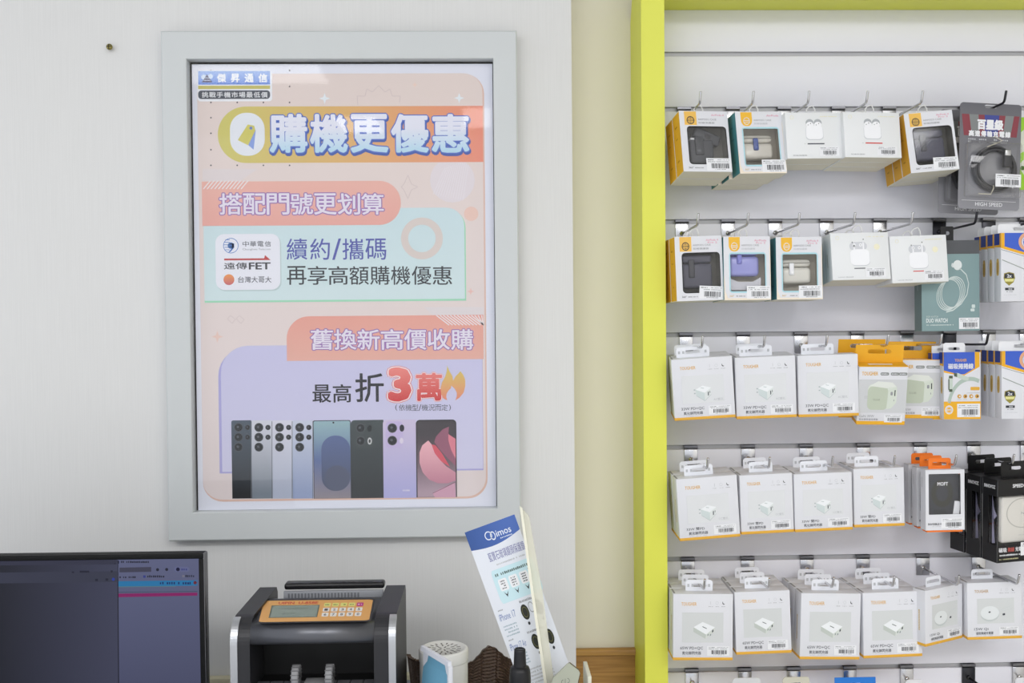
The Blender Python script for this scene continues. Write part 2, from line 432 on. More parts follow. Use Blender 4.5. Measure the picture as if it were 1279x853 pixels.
# ------------------------------------------------------------------ framed poster
YFr, YPr = -0.030, -0.010
PC = at(427, 356, YPr)                          # middle of the print
pf = empty('poster_frame', (PC.x, 0, PC.z))
tag(pf, 'grey framed pink and orange promotional poster on the papered wall', 'framed poster')
def fl(px, py, Y): v = at(px, py, Y); return (v.x-PC.x, v.z-PC.z)
o0 = fl(200.5, 38.3, YFr); o1 = fl(651, 671, YFr); o2 = fl(645.5, 38.3, YFr); o3 = fl(210.3, 675, YFr)
ox0, ox1, oz1, oz0 = (o0[0]+o3[0])/2, (o1[0]+o2[0])/2, (o0[1]+o2[1])/2, (o1[1]+o3[1])/2
i0 = fl(232.5, 73.6, YFr); i1 = fl(621, 635.5, YFr); i2 = fl(615.8, 73, YFr); i3 = fl(241.3, 640, YFr)
ix0, ix1, iz1, iz0 = (i0[0]+i3[0])/2, (i1[0]+i2[0])/2, (i0[1]+i2[1])/2, (i1[1]+i3[1])/2
FR = mat((203, 207, 208), 0.42, 0.0, 0.4)
b = MB(); ch = 0.0022
loops = [((ox0, oz0, ox1, oz1), 0.0), ((ox0, oz0, ox1, oz1), YFr+ch), ((ox0+ch, oz0+ch, ox1-ch, oz1-ch), YFr),
         ((ix0-.0012, iz0-.0012, ix1+.0012, iz1+.0012), YFr), ((ix0, iz0, ix1, iz1), YFr+.0012), ((ix0, iz0, ix1, iz1), -0.004)]
rings = [[Vector((a, y, c)) for a, c in ((q[0], q[1]), (q[2], q[1]), (q[2], q[3]), (q[0], q[3]))] for q, y in loops]
for A, B in zip(rings, rings[1:]):
    for j in range(4): b.face([A[j], A[(j+1) % 4], B[(j+1) % 4], B[j]], FR)
b.build('frame', pf)
b = MB(); b.box(ix0, ix1, -0.006, -0.003, iz0, iz1, mat((34, 30, 28), 0.7)); b.build('backing', pf)

s0 = at(427, 356, YPr); PXM = (at(428, 356, YPr).x-s0.x)        # metres per photo pixel on the print
def pfn(u, v, l):
    p = at(u, v, YPr); return Vector((p.x-PC.x, YPr-l, p.z-PC.z))
b = MB()
class PosterPrint(Print):
    def sq(s, x0, y0, x1, y1, r=0, m=None, z=2, c=(1, 1, 1, 1), n=7):
        p = at((x0+x1)/2, (y0+y1)/2, YPr); w = (x1-x0)/2*PXM; h = (y1-y0)/2*PXM
        cx, cz = p.x-PC.x, p.z-PC.z
        # corner order: bottom-left, bottom-right, top-right, top-left
        s.mb.face([Vector((a, YPr-z*s.k, q)) for a, q in rr(cx-w, cz-h, cx+w, cz+h, r*PXM, n, c)], m)
    def line_text(s, body, x0, y0, x1, y1, m, z=4, bold=0.0, ref=0.0, skew=0.0):
        p = at((x0+x1)/2, (y0+y1)/2, YPr); w = (x1-x0)/2*PXM; h = (y1-y0)/2*PXM
        cx, cz = p.x-PC.x, p.z-PC.z
        me = glyphs(body, bold); lo, hi = bbox2(glyphs(body, ref)); i = s.mb.mi(m)
        kx = 2*w/(hi[0]-lo[0]); kz = 2*h/(hi[1]-lo[1])
        vs = [s.mb.bm.verts.new((cx-w+(q.co.x-lo[0])*kx+skew*(q.co.y-lo[1]), YPr-z*s.k-q.co.z, cz-h+(q.co.y-lo[1])*kz)) for q in me.vertices]
        for pl in me.polygons:
            try: f = s.mb.bm.faces.new([vs[k] for k in pl.vertices]); f.material_index = i
            except ValueError: pass
P = PosterPrint(b, pfn, 6e-5)
def X(px): return at(px, 356, YPr).x-PC.x
def Z(py): return at(427, py, YPr).z-PC.z
m = mat((224, 226, 238), 0.5)
b.box(ix0+.0035, ix1-.0012, YPr, YPr+.0015, iz0+.0004, iz1-.0042, m)
PINK = grad((223, 208, 203), (225, 213, 213), 2, Z(95), Z(620)); mt = (206, 190, 184)
PEACH = mat((220, 186, 172))
P.sq(250.5, 92.5, 607.5, 626.5, 25, PEACH, 1); P.sq(250.5, 92, 605.5, 624, 24, PINK, 2)
for yy in (88, 108, 128, 147, 166.5, 187, 206.5):
    for xx in (263.5, 296.3, 329, 361.7):
        if yy in (128, 206.5) or xx < 264 or (xx > 361 and yy < 130): P.disc(xx, yy, 1.0, mat((70, 68, 74)), 3, n=10)
# chain badge
P.sq(247, 88, 339.5, 126.5, 4, mat((234, 236, 242)), 4)
P.sq(248, 88.8, 337, 105.6, 0, grad((150, 180, 232), (86, 128, 214), 2, Z(88.8), Z(105.6)), 5)
P.sq(248, 107, 337, 111.2, 0, mat((198, 190, 106)), 5)
P.sq(248, 113, 337, 123.6, 4, mat((78, 82, 92)), 5)
P.disc(254.5, 96.3, 3.2, mat((206, 220, 240)), 6); P.disc(262.8, 95.5, 3.2, mat((206, 220, 240)), 6)
P.poly([(252, 103), (258.6, 93), (265.2, 103)], mat((66, 62, 108)), 7)
for yy in (97, 100): P.rect(254.5, yy, 262.8, yy+.7, mat((206, 220, 240)), 8)
for k, ch_ in enumerate('傑昇通信'): P.line_text(ch_, 271.5+k*17.2, 92.3, 282+k*17.2, 102.6, mat((240, 242, 246)), 7, 0.03)
for k, ch_ in enumerate('挑戰手機市場最低價'): P.line_text(ch_, 252.3+k*9.25, 115, 260.2+k*9.25, 121.8, mat((228, 230, 234)), 7, 0.015)
# pale burst outline and sparkles
lp = mat((206, 190, 190)); spk = mat((226, 232, 238))
P.line([(447, 131), (446, 120), (456, 120), (458, 111), (465, 115), (473, 107), (481, 115), (487, 111), (490, 120), (500, 120), (499, 128)], 0.7, lp, 3)
def sparkle(cx, cy, r, m_, z=3): P.poly([(cx, cy-r), (cx+r*.25, cy-r*.25), (cx+r, cy), (cx+r*.25, cy+r*.25), (cx, cy+r), (cx-r*.25, cy+r*.25), (cx-r, cy), (cx-r*.25, cy-r*.25)], m_, z)
sparkle(405.5, 123, 7, spk); sparkle(573.5, 122.5, 6.5, spk); sparkle(518, 106, 4, mat((230, 204, 192)))
# headline band
BAND = grad((204, 196, 106), (230, 140, 116), 0, X(285), X(600), mid=(220, 172, 106))
P.sq(273, 132.8, 603.5, 203, 35, BAND, 4, (1, 0, 0, 1), 12)
P.sq(287.5, 141, 330.5, 194.5, 20, mat((226, 230, 238)), 5)
P.poly([(307.5, 179), (316.8, 187), (319.5, 163), (309, 160)], mat((136, 160, 222)), 6)
P.poly([(297, 175), (310, 181.5), (319, 163), (317.5, 157), (309.5, 155.5)], mat((208, 200, 104)), 7); P.disc(313.5, 160, 2, mat((110, 134, 190)), 8)
for k, ch_ in enumerate('購機更優惠'):
    a = 336.5+k*50.6
    P.line_text(ch_, a+.8, 144.2, a+48.4, 193.4, mat((62, 88, 168)), 6, 0.062, 0.03); P.line_text(ch_, a, 142.4, a+47.4, 190.8, mat((84, 112, 196)), 7, 0.058, 0.03)
    P.line_text(ch_, a, 142.4, a+47.4, 190.8, grad((176, 214, 234), (226, 228, 242), 2, Z(191), Z(160)), 8, 0.030, 0.03)
# pale striped corner and disc
st = mat((232, 224, 226))
for k in range(11): P.line([(254+k*4.7, 236.2), (263+k*4.7, 225.5)], 1.3, st, 6)
P.poly([(253, 226), (300, 226), (322, 211), (253, 211)], mat((221, 211, 212)), 3)
P.disc(565, 225, 28, mat((223, 214, 219)), 3)
for k in range(13): P.line([(541+k*3.1, 247-abs(k-6)*.7+max(0, k-6)*1.2), (556+k*2.4, 203+abs(k-8)*.8)], 0.8, mat((228, 222, 228)), 4)
P.line([(501, 233.5), (504.5, 230), (509.5, 219), (514, 230), (522, 233.5), (514, 237), (509.5, 248), (504.5, 237), (501, 233.5)], .7, lp, 3)
# salmon tab
SAL = grad((230, 176, 164), (228, 166, 156), 2, Z(226), Z(281))
P.sq(253.2, 226.3, 500.5, 281.5, 27, SAL, 5, (0, 1, 1, 0), 10)
LT = mat((226, 220, 234)); OUT = mat((152, 112, 178))
for k, ch_ in enumerate('搭配門號更划算'):
    a = 274.6+k*29.5
    P.line_text(ch_, a, 241.8, a+27.4, 267.8, OUT, 7, 0.055); P.line_text(ch_, a, 241.8, a+27.4, 267.8, LT, 8, 0.014)
# mint panel
P.sq(255.6, 261, 582.2, 377, 24, mat((156, 216, 184)), 3, (0, 0, 1, 0)); P.sq(255.4, 260, 580.6, 374.6, 23, grad((206, 224, 227), (198, 219, 225), 2, Z(374), Z(262)), 4, (0, 0, 1, 0))
P.ring(527, 297.8, 26.2, 17.2, mat((214, 203, 198)), 5)
P.disc(588.5, 267, 9, mat((230, 196, 184)), 3); sparkle(588, 364, 4.5, mat((230, 190, 182)))
P.sq(270.6, 293.4, 351.2, 363.6, 11, mat((186, 204, 206)), 5); P.sq(269.6, 292.2, 349.8, 362, 11, mat((230, 231, 240)), 6)
LB = mat((84, 130, 196))
P.ring(288.4, 306.8, 9.6, 8.8, LB, 7); P.ring(288.4, 306.8, 4.0, 1.6, LB, 8)
for k in range(5): P.line([(279.5+abs(k-2), 299.6+k*3.1), (287, 299.6+k*3.1)], .8, LB, 8)
P.poly([(287, 304), (292.5, 304), (292.6, 309), (288, 314.6), (285, 315.6), (290, 309.5), (287, 309)], mat((62, 110, 186)), 8)
for k, ch_ in enumerate('中華電信'): P.line_text(ch_, 303.2+k*9.2, 301.3, 310.8+k*9.2, 307.9, mat((92, 94, 104)), 7, 0.01)
P.line_text('Chunghwa Telecom', 303.2, 310, 338, 313.2, mat((140, 142, 150)), 7)
P.poly([(280, 323), (330, 322.6), (331, 318.6), (338, 324.8), (280, 325.2)], mat((188, 66, 66)), 7)
P.line_text('遠傳', 280, 328, 308.5, 336.3, mat((60, 60, 66)), 7, 0.012); P.line_text('FET', 311.3, 328, 337.6, 336.3, mat((60, 60, 66)), 7, 0.025)
P.disc(286, 349.3, 6.8, grad((196, 90, 110), (232, 150, 74), 2, Z(356), Z(342)), 7)
for k, ch_ in enumerate('台灣大哥大'): P.line_text(ch_, 297.3+k*8.5, 345.4, 304.9+k*8.5, 353, mat((92, 94, 104)), 7, 0.01)
BL = mat((84, 90, 170)); DK = mat((50, 54, 60))
for ch_, a, w in (('續', 358.2, 25.4), ('約', 387.6, 24.4), ('/', 415, 11), ('攜', 427.8, 26), ('碼', 456.4, 26)): P.line_text(ch_, a, 298, a+w, 324.4, BL, 7, 0.004)
for k, ch_ in enumerate('再享高額購機優惠'): P.line_text(ch_, 358.4+k*26, 332.4, 358.4+k*26+24.2, 355.6, DK, 7, 0.004)
# violet panel
P.sq(273.4, 432, 604.2, 590, 36, mat((172, 168, 218)), 3, (0, 0, 0, 1)); P.sq(276.6, 430, 603.6, 588, 34, grad((208, 206, 232), (198, 196, 228), 2, Z(588), Z(440)), 4, (0, 0, 0, 1))
sparkle(271.5, 420.5, 7.5, mat((228, 198, 188)))
for q in (290, 301): P.line([(q-6, 398), (q-2, 394), (q+4, 399), (q, 404), (q-6, 398)], .6, lp, 3)
P.sq(358, 394, 604.6, 449.8, 28, grad((226, 172, 158), (228, 160, 146), 2, Z(449), Z(394)), 5, (0, 0, 0, 1), 10)
for k in range(14): P.line([(545+k*4.35, 393.8), (min(603.6, 561+k*4.35), 406)], 1.3, st, 6)
P.poly([(529, 383.5), (604, 383.5), (604, 394), (541, 394)], mat((221, 213, 215)), 3)
for k, ch_ in enumerate('舊換新高價收購'):
    a = 388.4+k*29.2
    P.line_text(ch_, a, 411.4, a+27.2, 436.6, OUT, 7, 0.055); P.line_text(ch_, a, 411.4, a+27.2, 436.6, LT, 8, 0.014)
BK = mat((38, 38, 44))
P.line_text('最', 390.6, 480.4, 413.4, 502.6, BK, 7, 0.012); P.line_text('高', 416, 480, 438.6, 502.6, BK, 7, 0.012); P.line_text('折', 444, 466.4, 479, 501.8, BK, 7, 0.012)
RED = grad((206, 54, 54), (234, 132, 124), 2, Z(501), Z(462)); PAL = mat((238, 224, 228))
P.line_text('3', 485, 459, 513.4, 501.2, mat((218, 120, 116)), 6, 0.088, 0.04); P.line_text('3', 485, 459, 513.4, 501.2, PAL, 7, 0.075, 0.04); P.line_text('3', 485, 459, 513.4, 501.2, RED, 8, 0.05, 0.04)
P.line_text('萬', 519.4, 465.6, 552.4, 500.8, mat((218, 120, 116)), 6, 0.068, 0.03); P.line_text('萬', 519.4, 465.6, 552.4, 500.8, PAL, 7, 0.056, 0.03); P.line_text('萬', 519.4, 465.6, 552.4, 500.8, RED, 8, 0.032, 0.03)
FLM = grad((226, 142, 112), (214, 196, 96), 2, Z(498), Z(460))
P.poly([(558.5, 456.5), (561, 463), (565, 469.5), (566, 475.5), (569, 470), (573, 466), (575, 463.5), (578.5, 468), (581, 474), (581.2, 482), (579, 490.5), (574, 496.5), (568.8, 500), (570.5, 495), (570.6, 490.5), (568, 485.5), (563.5, 481.5), (563.4, 484.5), (560, 488), (557.8, 492), (557.4, 496), (558.6, 500), (553.6, 497.5), (551, 492), (550.4, 484.5), (552, 477.5), (556, 470.5), (558, 464)], FLM, 9)
for ch_, a, w in (('(', 493.6, 2.6), ('依', 498.2, 8), ('機', 506.4, 8), ('型', 514.6, 8), ('/', 522.8, 3.6), ('機', 526.6, 8), ('況', 535, 8), ('而', 543.2, 8), ('定', 551.4, 8), (')', 560.6, 2.6)):
    P.line_text(ch_, a, 505, a+w, 513, mat((74, 76, 90)), 7, 0.0)
# row of phones
def lens(x, y, r, dark=(30, 32, 36)): P.disc(x, y, r, mat((84, 88, 94)), 10); P.disc(x, y, r*.86, mat(dark), 11); P.disc(x-r*.15, y-r*.1, r*.28, mat((84, 88, 96)), 12)
for x0, x1, g in ((289.6, 314.4, ((24, 26, 32), (72, 84, 98))), (314.2, 340.2, ((120, 130, 142), (208, 210, 222))), (340, 365.4, ((176, 184, 204), (214, 214, 228))), (365.2, 391.2, ((146, 160, 196), (200, 206, 224)))):
    P.sq(x0, 524.6, x1, 623, 2.5, grad(g[0], g[1], 2, Z(615), Z(530)), 6, (0, 0, 0, 1))
    P.rect(x1-.8, 526, x1, 622.6, mat((110, 114, 122)), 7)
    xa = x0+(9.2 if x0 > 300 else 8.4)
    for yy in (533.8, 546, 558.4): lens(xa, yy, 5.6)
    for yy in (533.8, 546): lens(xa+11.4, yy, 3.3)
P.sq(391.4, 524.4, 438.6, 623, 2, mat((58, 62, 72)), 6, (0, 0, 1, 1)); P.sq(392.2, 525.4, 437.8, 622.8, 2, grad((142, 134, 142), (150, 182, 190), 2, Z(622), Z(526), mid=(94, 112, 160)), 7, (0, 0, 1, 1))
P.sq(401.5, 543.5, 437.6, 613.5, 17.5, grad((74, 82, 106), (88, 104, 150), 2, Z(612), Z(545)), 8); P.disc(421, 597, 16, mat((86, 92, 116)), 9); P.disc(416.5, 527.8, 1.2, BK, 9, n=10)
P.sq(438.4, 524, 479.6, 622.6, 5, grad((30, 36, 40), (60, 70, 72), 2, Z(620), Z(526), mid=(44, 52, 56)), 7, (0, 0, 0, 1))
P.sq(441.4, 527, 467, 560, 5, mat((62, 70, 72)), 8)
lens(450.4, 534.6, 5.8); lens(450.4, 550.6, 5.8); P.disc(461.6, 535, 3, mat((30, 34, 36)), 11, 4.2); P.disc(461.8, 550.8, 2.8, mat((196, 198, 200)), 11, 4.4); P.disc(461.8, 550.8, 1.3, mat((60, 66, 66)), 12, 2.4)
P.sq(478.6, 523.6, 520, 622.4, 5, grad((176, 174, 222), (206, 194, 222), 2, Z(615), Z(530)), 8, (0, 0, 0, 1)); P.sq(481.6, 526, 503.6, 559.6, 5, mat((196, 182, 222)), 9)
lens(490, 534.6, 6); lens(490, 550.2, 6); P.disc(502, 534.6, 3, mat((40, 36, 46)), 11, 4.4); P.disc(501.6, 550.4, 2.4, mat((222, 214, 232)), 11, 3.8)
P.dashes(503, 611, 512, 613.4, mat((222, 218, 236)), 10, 3, 8)
P.sq(519.6, 523.6, 570.6, 621.6, 5, mat((44, 40, 44)), 8, (0, 0, 1, 1)); P.sq(521, 525.4, 569.4, 621.2, 4, grad((176, 152, 166), (60, 52, 58), 2, Z(615), Z(545), mid=(112, 92, 102)), 9, (0, 0, 1, 1))
P.poly([(560.8, 532.8), (553, 536), (544.6, 545), (542.4, 552), (548, 560), (558, 571), (569.2, 582), (569.2, 568), (563, 556), (560, 544)], mat((150, 92, 114)), 10)
P.poly([(560, 542), (569, 548), (569.2, 573), (563.5, 562), (560, 550)], mat((220, 130, 146)), 11)
P.poly([(535, 550), (527.5, 556), (524, 565), (524, 578), (528, 590), (536, 599), (547, 603.5), (559, 603.5), (569.2, 600), (569.2, 590), (557, 582), (546, 570), (540, 556)], grad((196, 132, 152), (236, 178, 188), 2, Z(603), Z(556)), 11)
P.poly([(539, 555), (544, 556), (552, 566), (562, 583), (551, 576), (543, 566)], mat((214, 88, 104)), 12)
P.poly([(540.5, 616), (548, 611), (568, 603), (569.2, 621), (543, 621)], mat((206, 158, 180)), 11); P.line([(540.5, 616), (569, 602)], .6, mat((110, 70, 88)), 12)
poster = b.build('poster', pf); tag(poster, 'printed pink, mint and violet poster sheet')
b = MB(); b.box(ix0+.0008, ix1-.0008, -0.0135, -0.0125, iz0+.0003, iz1-.0008, clear('clear_acrylic', boost=0.55)); tag(b.build('glazing', pf), 'clear glossy cover sheet')
# ------------------------------------------------------------------ packages hanging on the hooks
def pose(c, Y, dx, dz):
    """frame of a box face: corners as seen (TL, TR, BR, BL), distance plane Y, depth direction (dx, 1, dz)"""
    d = Vector((dx, 1, dz)).normalized(); u0 = Vector((1, 0, 0)); u0 = (u0-d*u0.dot(d)).normalized(); v0 = u0.cross(d)
    tgt = np.array(c, float).ravel()
    mid = at(sum(p[0] for p in c)/4, sum(p[1] for p in c)/4, Y)
    s = (Y-CAM[1])/FPX
    x = np.array([mid.x, mid.z, 0.0, math.dist(c[0], c[1])*s, math.dist(c[0], c[3])*s])
    def pts(x):
        u = u0*math.cos(x[2])+v0*math.sin(x[2]); v = v0*math.cos(x[2])-u0*math.sin(x[2])
        C = Vector((x[0], Y, x[1]))
        return u, v, C, [C+u*(a*x[3]/2)+v*(b*x[4]/2) for a, b in ((-1, 1), (1, 1), (1, -1), (-1, -1))]
    def res(x): return np.concatenate([proj(p) for p in pts(x)[3]])-tgt
    for _ in range(8):
        r0 = res(x); J = np.zeros((8, 5))
        for k in range(5):
            y = x.copy(); y[k] += 1e-5; J[:, k] = (res(y)-r0)/1e-5
        x = x-np.linalg.lstsq(J, r0, rcond=None)[0]
    u, v, C, _p = pts(x)
    M = Matrix(((u.x, d.x, v.x, C.x), (u.y, d.y, v.y, C.y), (u.z, d.z, v.z, C.z), (0, 0, 0, 1)))
    return M, x[3], x[4]

CARD = mat((224, 225, 230), 0.5); CREAM = mat((226, 222, 204), 0.55); ORG2 = mat((236, 176, 40), 0.5); GOLD = mat((206, 172, 92), 0.5)
SIDEW = mat((226, 227, 222), 0.55)
def front(mb, W, H, y=0.0):
    """percent coordinates on a face, origin top left"""
    return Print(mb, lambda u, v, l: Vector((-W/2+W*u/100, y-l, H/2-H*v/100)))
def left(mb, W, H, D):
    return Print(mb, lambda u, v, l: Vector((-W/2-l, D-D*u/100, H/2-H*v/100)))
def sticker(parent, W, H, u0, v0, u1, v1, seed, y=0.0, tilt=0.0):
    b = MB(); p = front(b, W, H, y)
    w, h = (u1-u0), (v1-v0)
    b.box(-W/2+W*u0/100, -W/2+W*u1/100, y-.0004, y-.0001, H/2-H*v1/100, H/2-H*v0/100, PAPER)
    p = front(b, W, H, y-.0004)
    p.dashes(u0+w*.06, v0+h*.10, u0+w*.34, v0+h*.17, INK, 2, seed); p.dashes(u0+w*.45, v0+h*.10, u0+w*.95, v0+h*.16, GREY, 2, seed+1)
    p.dashes(u0+w*.06, v0+h*.25, u0+w*.9, v0+h*.32, GREY, 2, seed+2, 22)
    p.bars(u0+w*.2, v0+h*.42, u0+w*.9, v0+h*.83, INK, 2, seed)
    p.dashes(u0+w*.3, v0+h*.87, u0+w*.8, v0+h*.93, GREY, 2, seed+4)
    o = b.build('barcode_label', parent)
    if tilt:
        cx, cz = -W/2+W*(u0+u1)/200, H/2-H*(v0+v1)/200
        o.matrix_local = Matrix.Translation((cx, 0, cz)) @ Matrix.Rotation(R(-tilt), 4, 'Y') @ Matrix.Translation((-cx, 0, -cz))
    return o
def tab(parent, x0, x1, z0, z1, y, m, slot=(0.022, 0.005), hang=None, r=0.005, name='hang_tab', marks=()):
    """hang tab standing on the box with a slot for the hook"""
    hz = z0+(z1-z0)*0.5 if hang is None else hang
    cx = (x0+x1)/2
    me = flat([rr(x0, z0, x1, z1, r, 4, (0, 0, 1, 1)), rr(cx-slot[0]/2, hz-slot[1]/2, cx+slot[0]/2, hz+slot[1]/2, slot[1]*.48, 4)], 0.0004)
    b = MB(); b.mesh(me, Matrix.Translation((0, y, 0)) @ XZ, m)
    for a, c in marks: b.face([(a, y-.0006, z0+(z1-z0)*.35), (c, y-.0006, z0+(z1-z0)*.35), (c, y-.0006, z0+(z1-z0)*.62), (a, y-.0006, z0+(z1-z0)*.62)], LGREY)
    return b.build(name, parent)

def charger_photo(p, kind, tone=(222, 227, 226)):
    T = mat((238, 241, 243)); S = mat((206, 216, 216)); D = mat(tone); K = mat((70, 74, 82)); E = mat((176, 186, 188))
    if kind == 'cube':
        p.poly([(37, 51), (49, 45), (63, 49), (52, 57)], T, 4); p.poly([(37, 51), (52, 57), (51.5, 70), (38, 61)], S, 4)
        p.poly([(52, 57), (63, 49), (62.5, 60), (51.5, 70)], D, 4); p.line([(38, 61), (51.5, 70), (62.5, 60)], .5, E, 5)
        p.poly([(57, 56), (58.6, 54.8), (58.6, 61), (57, 62.2)], K, 5); p.poly([(60.2, 54.5), (61, 54), (61, 57.5), (60.2, 58)], K, 5)
        p.rect(34.2, 50.5, 36.8, 52.3, E, 4); p.rect(34.2, 56.2, 36.8, 58, E, 4); p.line([(46, 48.5), (51, 49.5)], .8, E, 5)
    elif kind == 'brick':
        p.poly([(34, 50), (49, 42), (70, 50), (55, 61)], T, 4); p.poly([(34, 50), (55, 61), (54, 67.5), (34, 57)], mat((192, 199, 193)), 4)
        p.poly([(55, 61), (70, 50), (69.6, 56), (54, 67.5)], mat((212, 218, 212)), 4)
        for a in (57.4, 61.4): p.poly([(a, 61), (a+2, 59.4), (a+2, 62), (a, 63.6)], mat((140, 150, 150)), 5)
        p.poly([(65, 55), (67.4, 53), (67.4, 56.6), (65, 58.4)], K, 5); p.line([(49, 49), (56, 52)], 1, K, 5)
    else:
        p.disc(41, 56, 17, mat((196, 202, 202)), 4, 12.6, 28); p.disc(41, 53.4, 17, mat((226, 230, 231)), 5, 12, 28); p.disc(40.5, 52, 2, K, 6, 1.4)
        p.line([(57, 50), (82, 41)], .9, mat((206, 211, 211)), 5); p.line([(58, 52), (82, 47)], .7, mat((206, 211, 211)), 5)
        p.poly([(64, 56), (67, 54.6), (69, 55), (69, 58), (65, 58.6)], K, 6)
def make_charger(W, H, D, watt, sub, hole, photo, seed, tabpos, tabs=(0.30, 0.84), brown=False):
    t = empty('charger_box'); b = MB()
    b.box(-W/2, W/2, 0, D, -H/2+.0045, H/2, CARD, 0.0006)
    b.box(-W/2-.0001, W/2+.0001, -.0001, D+.0001, -H/2, -H/2+.0052, ORANGE, 0.0005)
    p = front(b, W, H)
    p.rect(15 if photo != 'puck' else 18, 28, 84 if photo != 'puck' else 86, 73 if photo != 'puck' else 72, mat((222, 224, 226) if photo == 'cube' else (211, 214, 214)), 2)
    p.text('TOUGHER', 13.5, 12.5, 39, 17.6, mat((190, 150, 92)) if brown else ORANGE, 3, 0.008)
    for k, a in enumerate((61, 71.5, 82.5)):
        (p.ring(a+1.6, 13.6, 2.4, 2.1, LGREY, 3, n=12) if k == 1 else p.line([(a+1.4, 11), (a+1.4, 16)], .5, LGREY, 3) if k == 0 else p.poly([(a, 11), (a+1, 14), (a+4, 15.6), (a+1.4, 16), (a-.4, 14)], INK, 3))
        p.dashes(a-2, 18.6, a+5.4, 19.4, GREY, 3, seed+k, 7)
    charger_photo(p, photo)
    if hole: p.text(hole, 66 if photo == 'cube' else 66, 66.4, 82, 70.4, LGREY, 5)
    p.text(watt, 12, 79.4, 50 if '+' in watt else 42 if photo == 'cube' else 38, 84.4, mat((104, 106, 112)), 3, .008); p.text(sub, 15.5, 86.4, 47, 91.4, mat((92, 94, 100)), 3, .012)
    p.dashes(16, 93, 46, 93.7, LGREY, 3, seed, 20)
    q = left(b, W, H, D); q.dashes(48, 36, 54, 38, GOLD, 2, 1, 1)
    for k in range(18): q.rect(45, 36+k*2.1, 56, 37.3+k*2.1, GOLD, 2)
    # folded top flap
    b.box(-W/2+.001, -W/2+.004, D*.12, D*.9, H/2-.0001, H/2+.0003, mat((150, 150, 150)))
    b.build('carton', t)
    x0, x1, zh = tabpos
    tab(t, x0*W-W/2, x1*W-W/2, H/2, H/2+zh, D*.62, mat((236, 238, 244), 0.5), (0.026, 0.006), H/2+zh*.5,
        marks=[(-W/2+W*a, -W/2+W*(a+.035)) for a in (x0+.03, x0+.10, x1-.08)])
    sticker(t, W, H, 57 if photo != 'puck' else 58, 78.5, 94, 93, seed+3)
    return t

STRAP = lambda c: mat(c, 0.5)
def product_case(parent, W, H, D, kind):
    """earphone case seen through the window"""
    y0 = D*0.22
    if kind == 'open':
        dk = mat((62, 64, 70), 0.55, noise=.06, nscale=220)
        b = MB(); b.box(-W*.30, W*.20, y0, D*.8, -H*.34, H*.06, dk, .004, seg=3); o = b.build('earbud_case', parent)
        b = MB(); M = Matrix.Translation((W*.10, y0+D*.2, H*.13)) @ Matrix.Rotation(R(24), 4, 'Y')
        b.box(-W*.28, W*.28, -D*.12, D*.3, -H*.09, H*.085, dk, .004, M, 3); b.box(-W*.05, W*.07, -D*.135, -D*.11, -H*.05, H*.02, mat((34, 35, 40), .5), .001, M); b.build('case_lid', o)
        b = MB(); b.box(-W*.19, -W*.02, y0-.003, y0+.002, -H*.20, H*.10, mat((54, 56, 62), .5), .0015); b.build('strap', o)
        b = MB(); b.box(-W*.16, -W*.09, y0-.0036, y0-.0028, -H*.16, -H*.12, mat((92, 94, 100), .5)); b.build('emblem', o)
        b = MB(); b.box(-W*.27, -W*.05, y0+.001, D*.5, H*.055, H*.095, mat((224, 224, 226), .4), .002); b.build('white_insert', o)
    elif kind == 'dark':
        dk = mat((78, 78, 92), 0.55, noise=.05, nscale=240)
        b = MB(); b.box(-W*.34, W*.31, y0, D*.8, -H*.30, H*.085, dk, .005, seg=3); o = b.build('earbud_case', parent)
        b = MB(); b.box(-W*.34, W*.31, y0, D*.8, H*.09, H*.22, dk, .005, seg=3); b.build('case_lid', o)
        b = MB(); b.box(-W*.20, -W*.08, y0-.003, y0+.002, -H*.14, H*.14, mat((66, 66, 72), .5), .0015); b.build('strap', o)
    else:
        body, strap = {'blue strap': ((206, 202, 192), (62, 82, 146)), 'violet': ((150, 152, 214), (128, 130, 206)), 'clear': ((214, 212, 204), (238, 239, 242))}[kind]
        bm_ = mat(body, 0.18, 0, .6)
        z0, z1 = (-H*.22, H*.02) if kind != 'violet' else (-H*.10, H*.20)
        b = MB(); b.box(-W*.36, W*.30, y0, D*.8, z0-H*.02, z1, bm_, .007, seg=4); o = b.build('earbud_case', parent)
        b = MB(); b.box(-W*.36, W*.30, y0, D*.8, z1+.0008, z1+H*.13, bm_, .007, seg=4); b.build('case_lid', o)
        b = MB(); c = -.14 if kind != 'blue strap' else -.08
        b.box(W*(c-.055), W*(c+.055), y0-.0035, y0+.001, z1-H*.13, z1+H*.07, mat(strap, .3), .0022, seg=3); s = b.build('strap', o)
        b = MB(); b.lathe([(0, .0012), (.0026, .0010), (.003, 0)], mat(tuple(min(255, v+14) for v in strap), .25), Matrix.Translation((W*c, y0-.0035, z1-H*.09)) @ Matrix.Rotation(R(90), 4, 'X'), 14); b.build('snap_button', s)
        if kind == 'violet':
            b = MB(); b.prism([(-W*.36, y0-.002, -H*.15), (-W*.18, y0-.002, -H*.21), (W*.14, y0-.002, -H*.21), (W*.31, y0-.002, -H*.14), (W*.31, y0-.002, -H*.34), (-W*.36, y0-.002, -H*.34)], (0, .002, 0), mat((196, 196, 204), .4)); b.build('card_insert', parent)
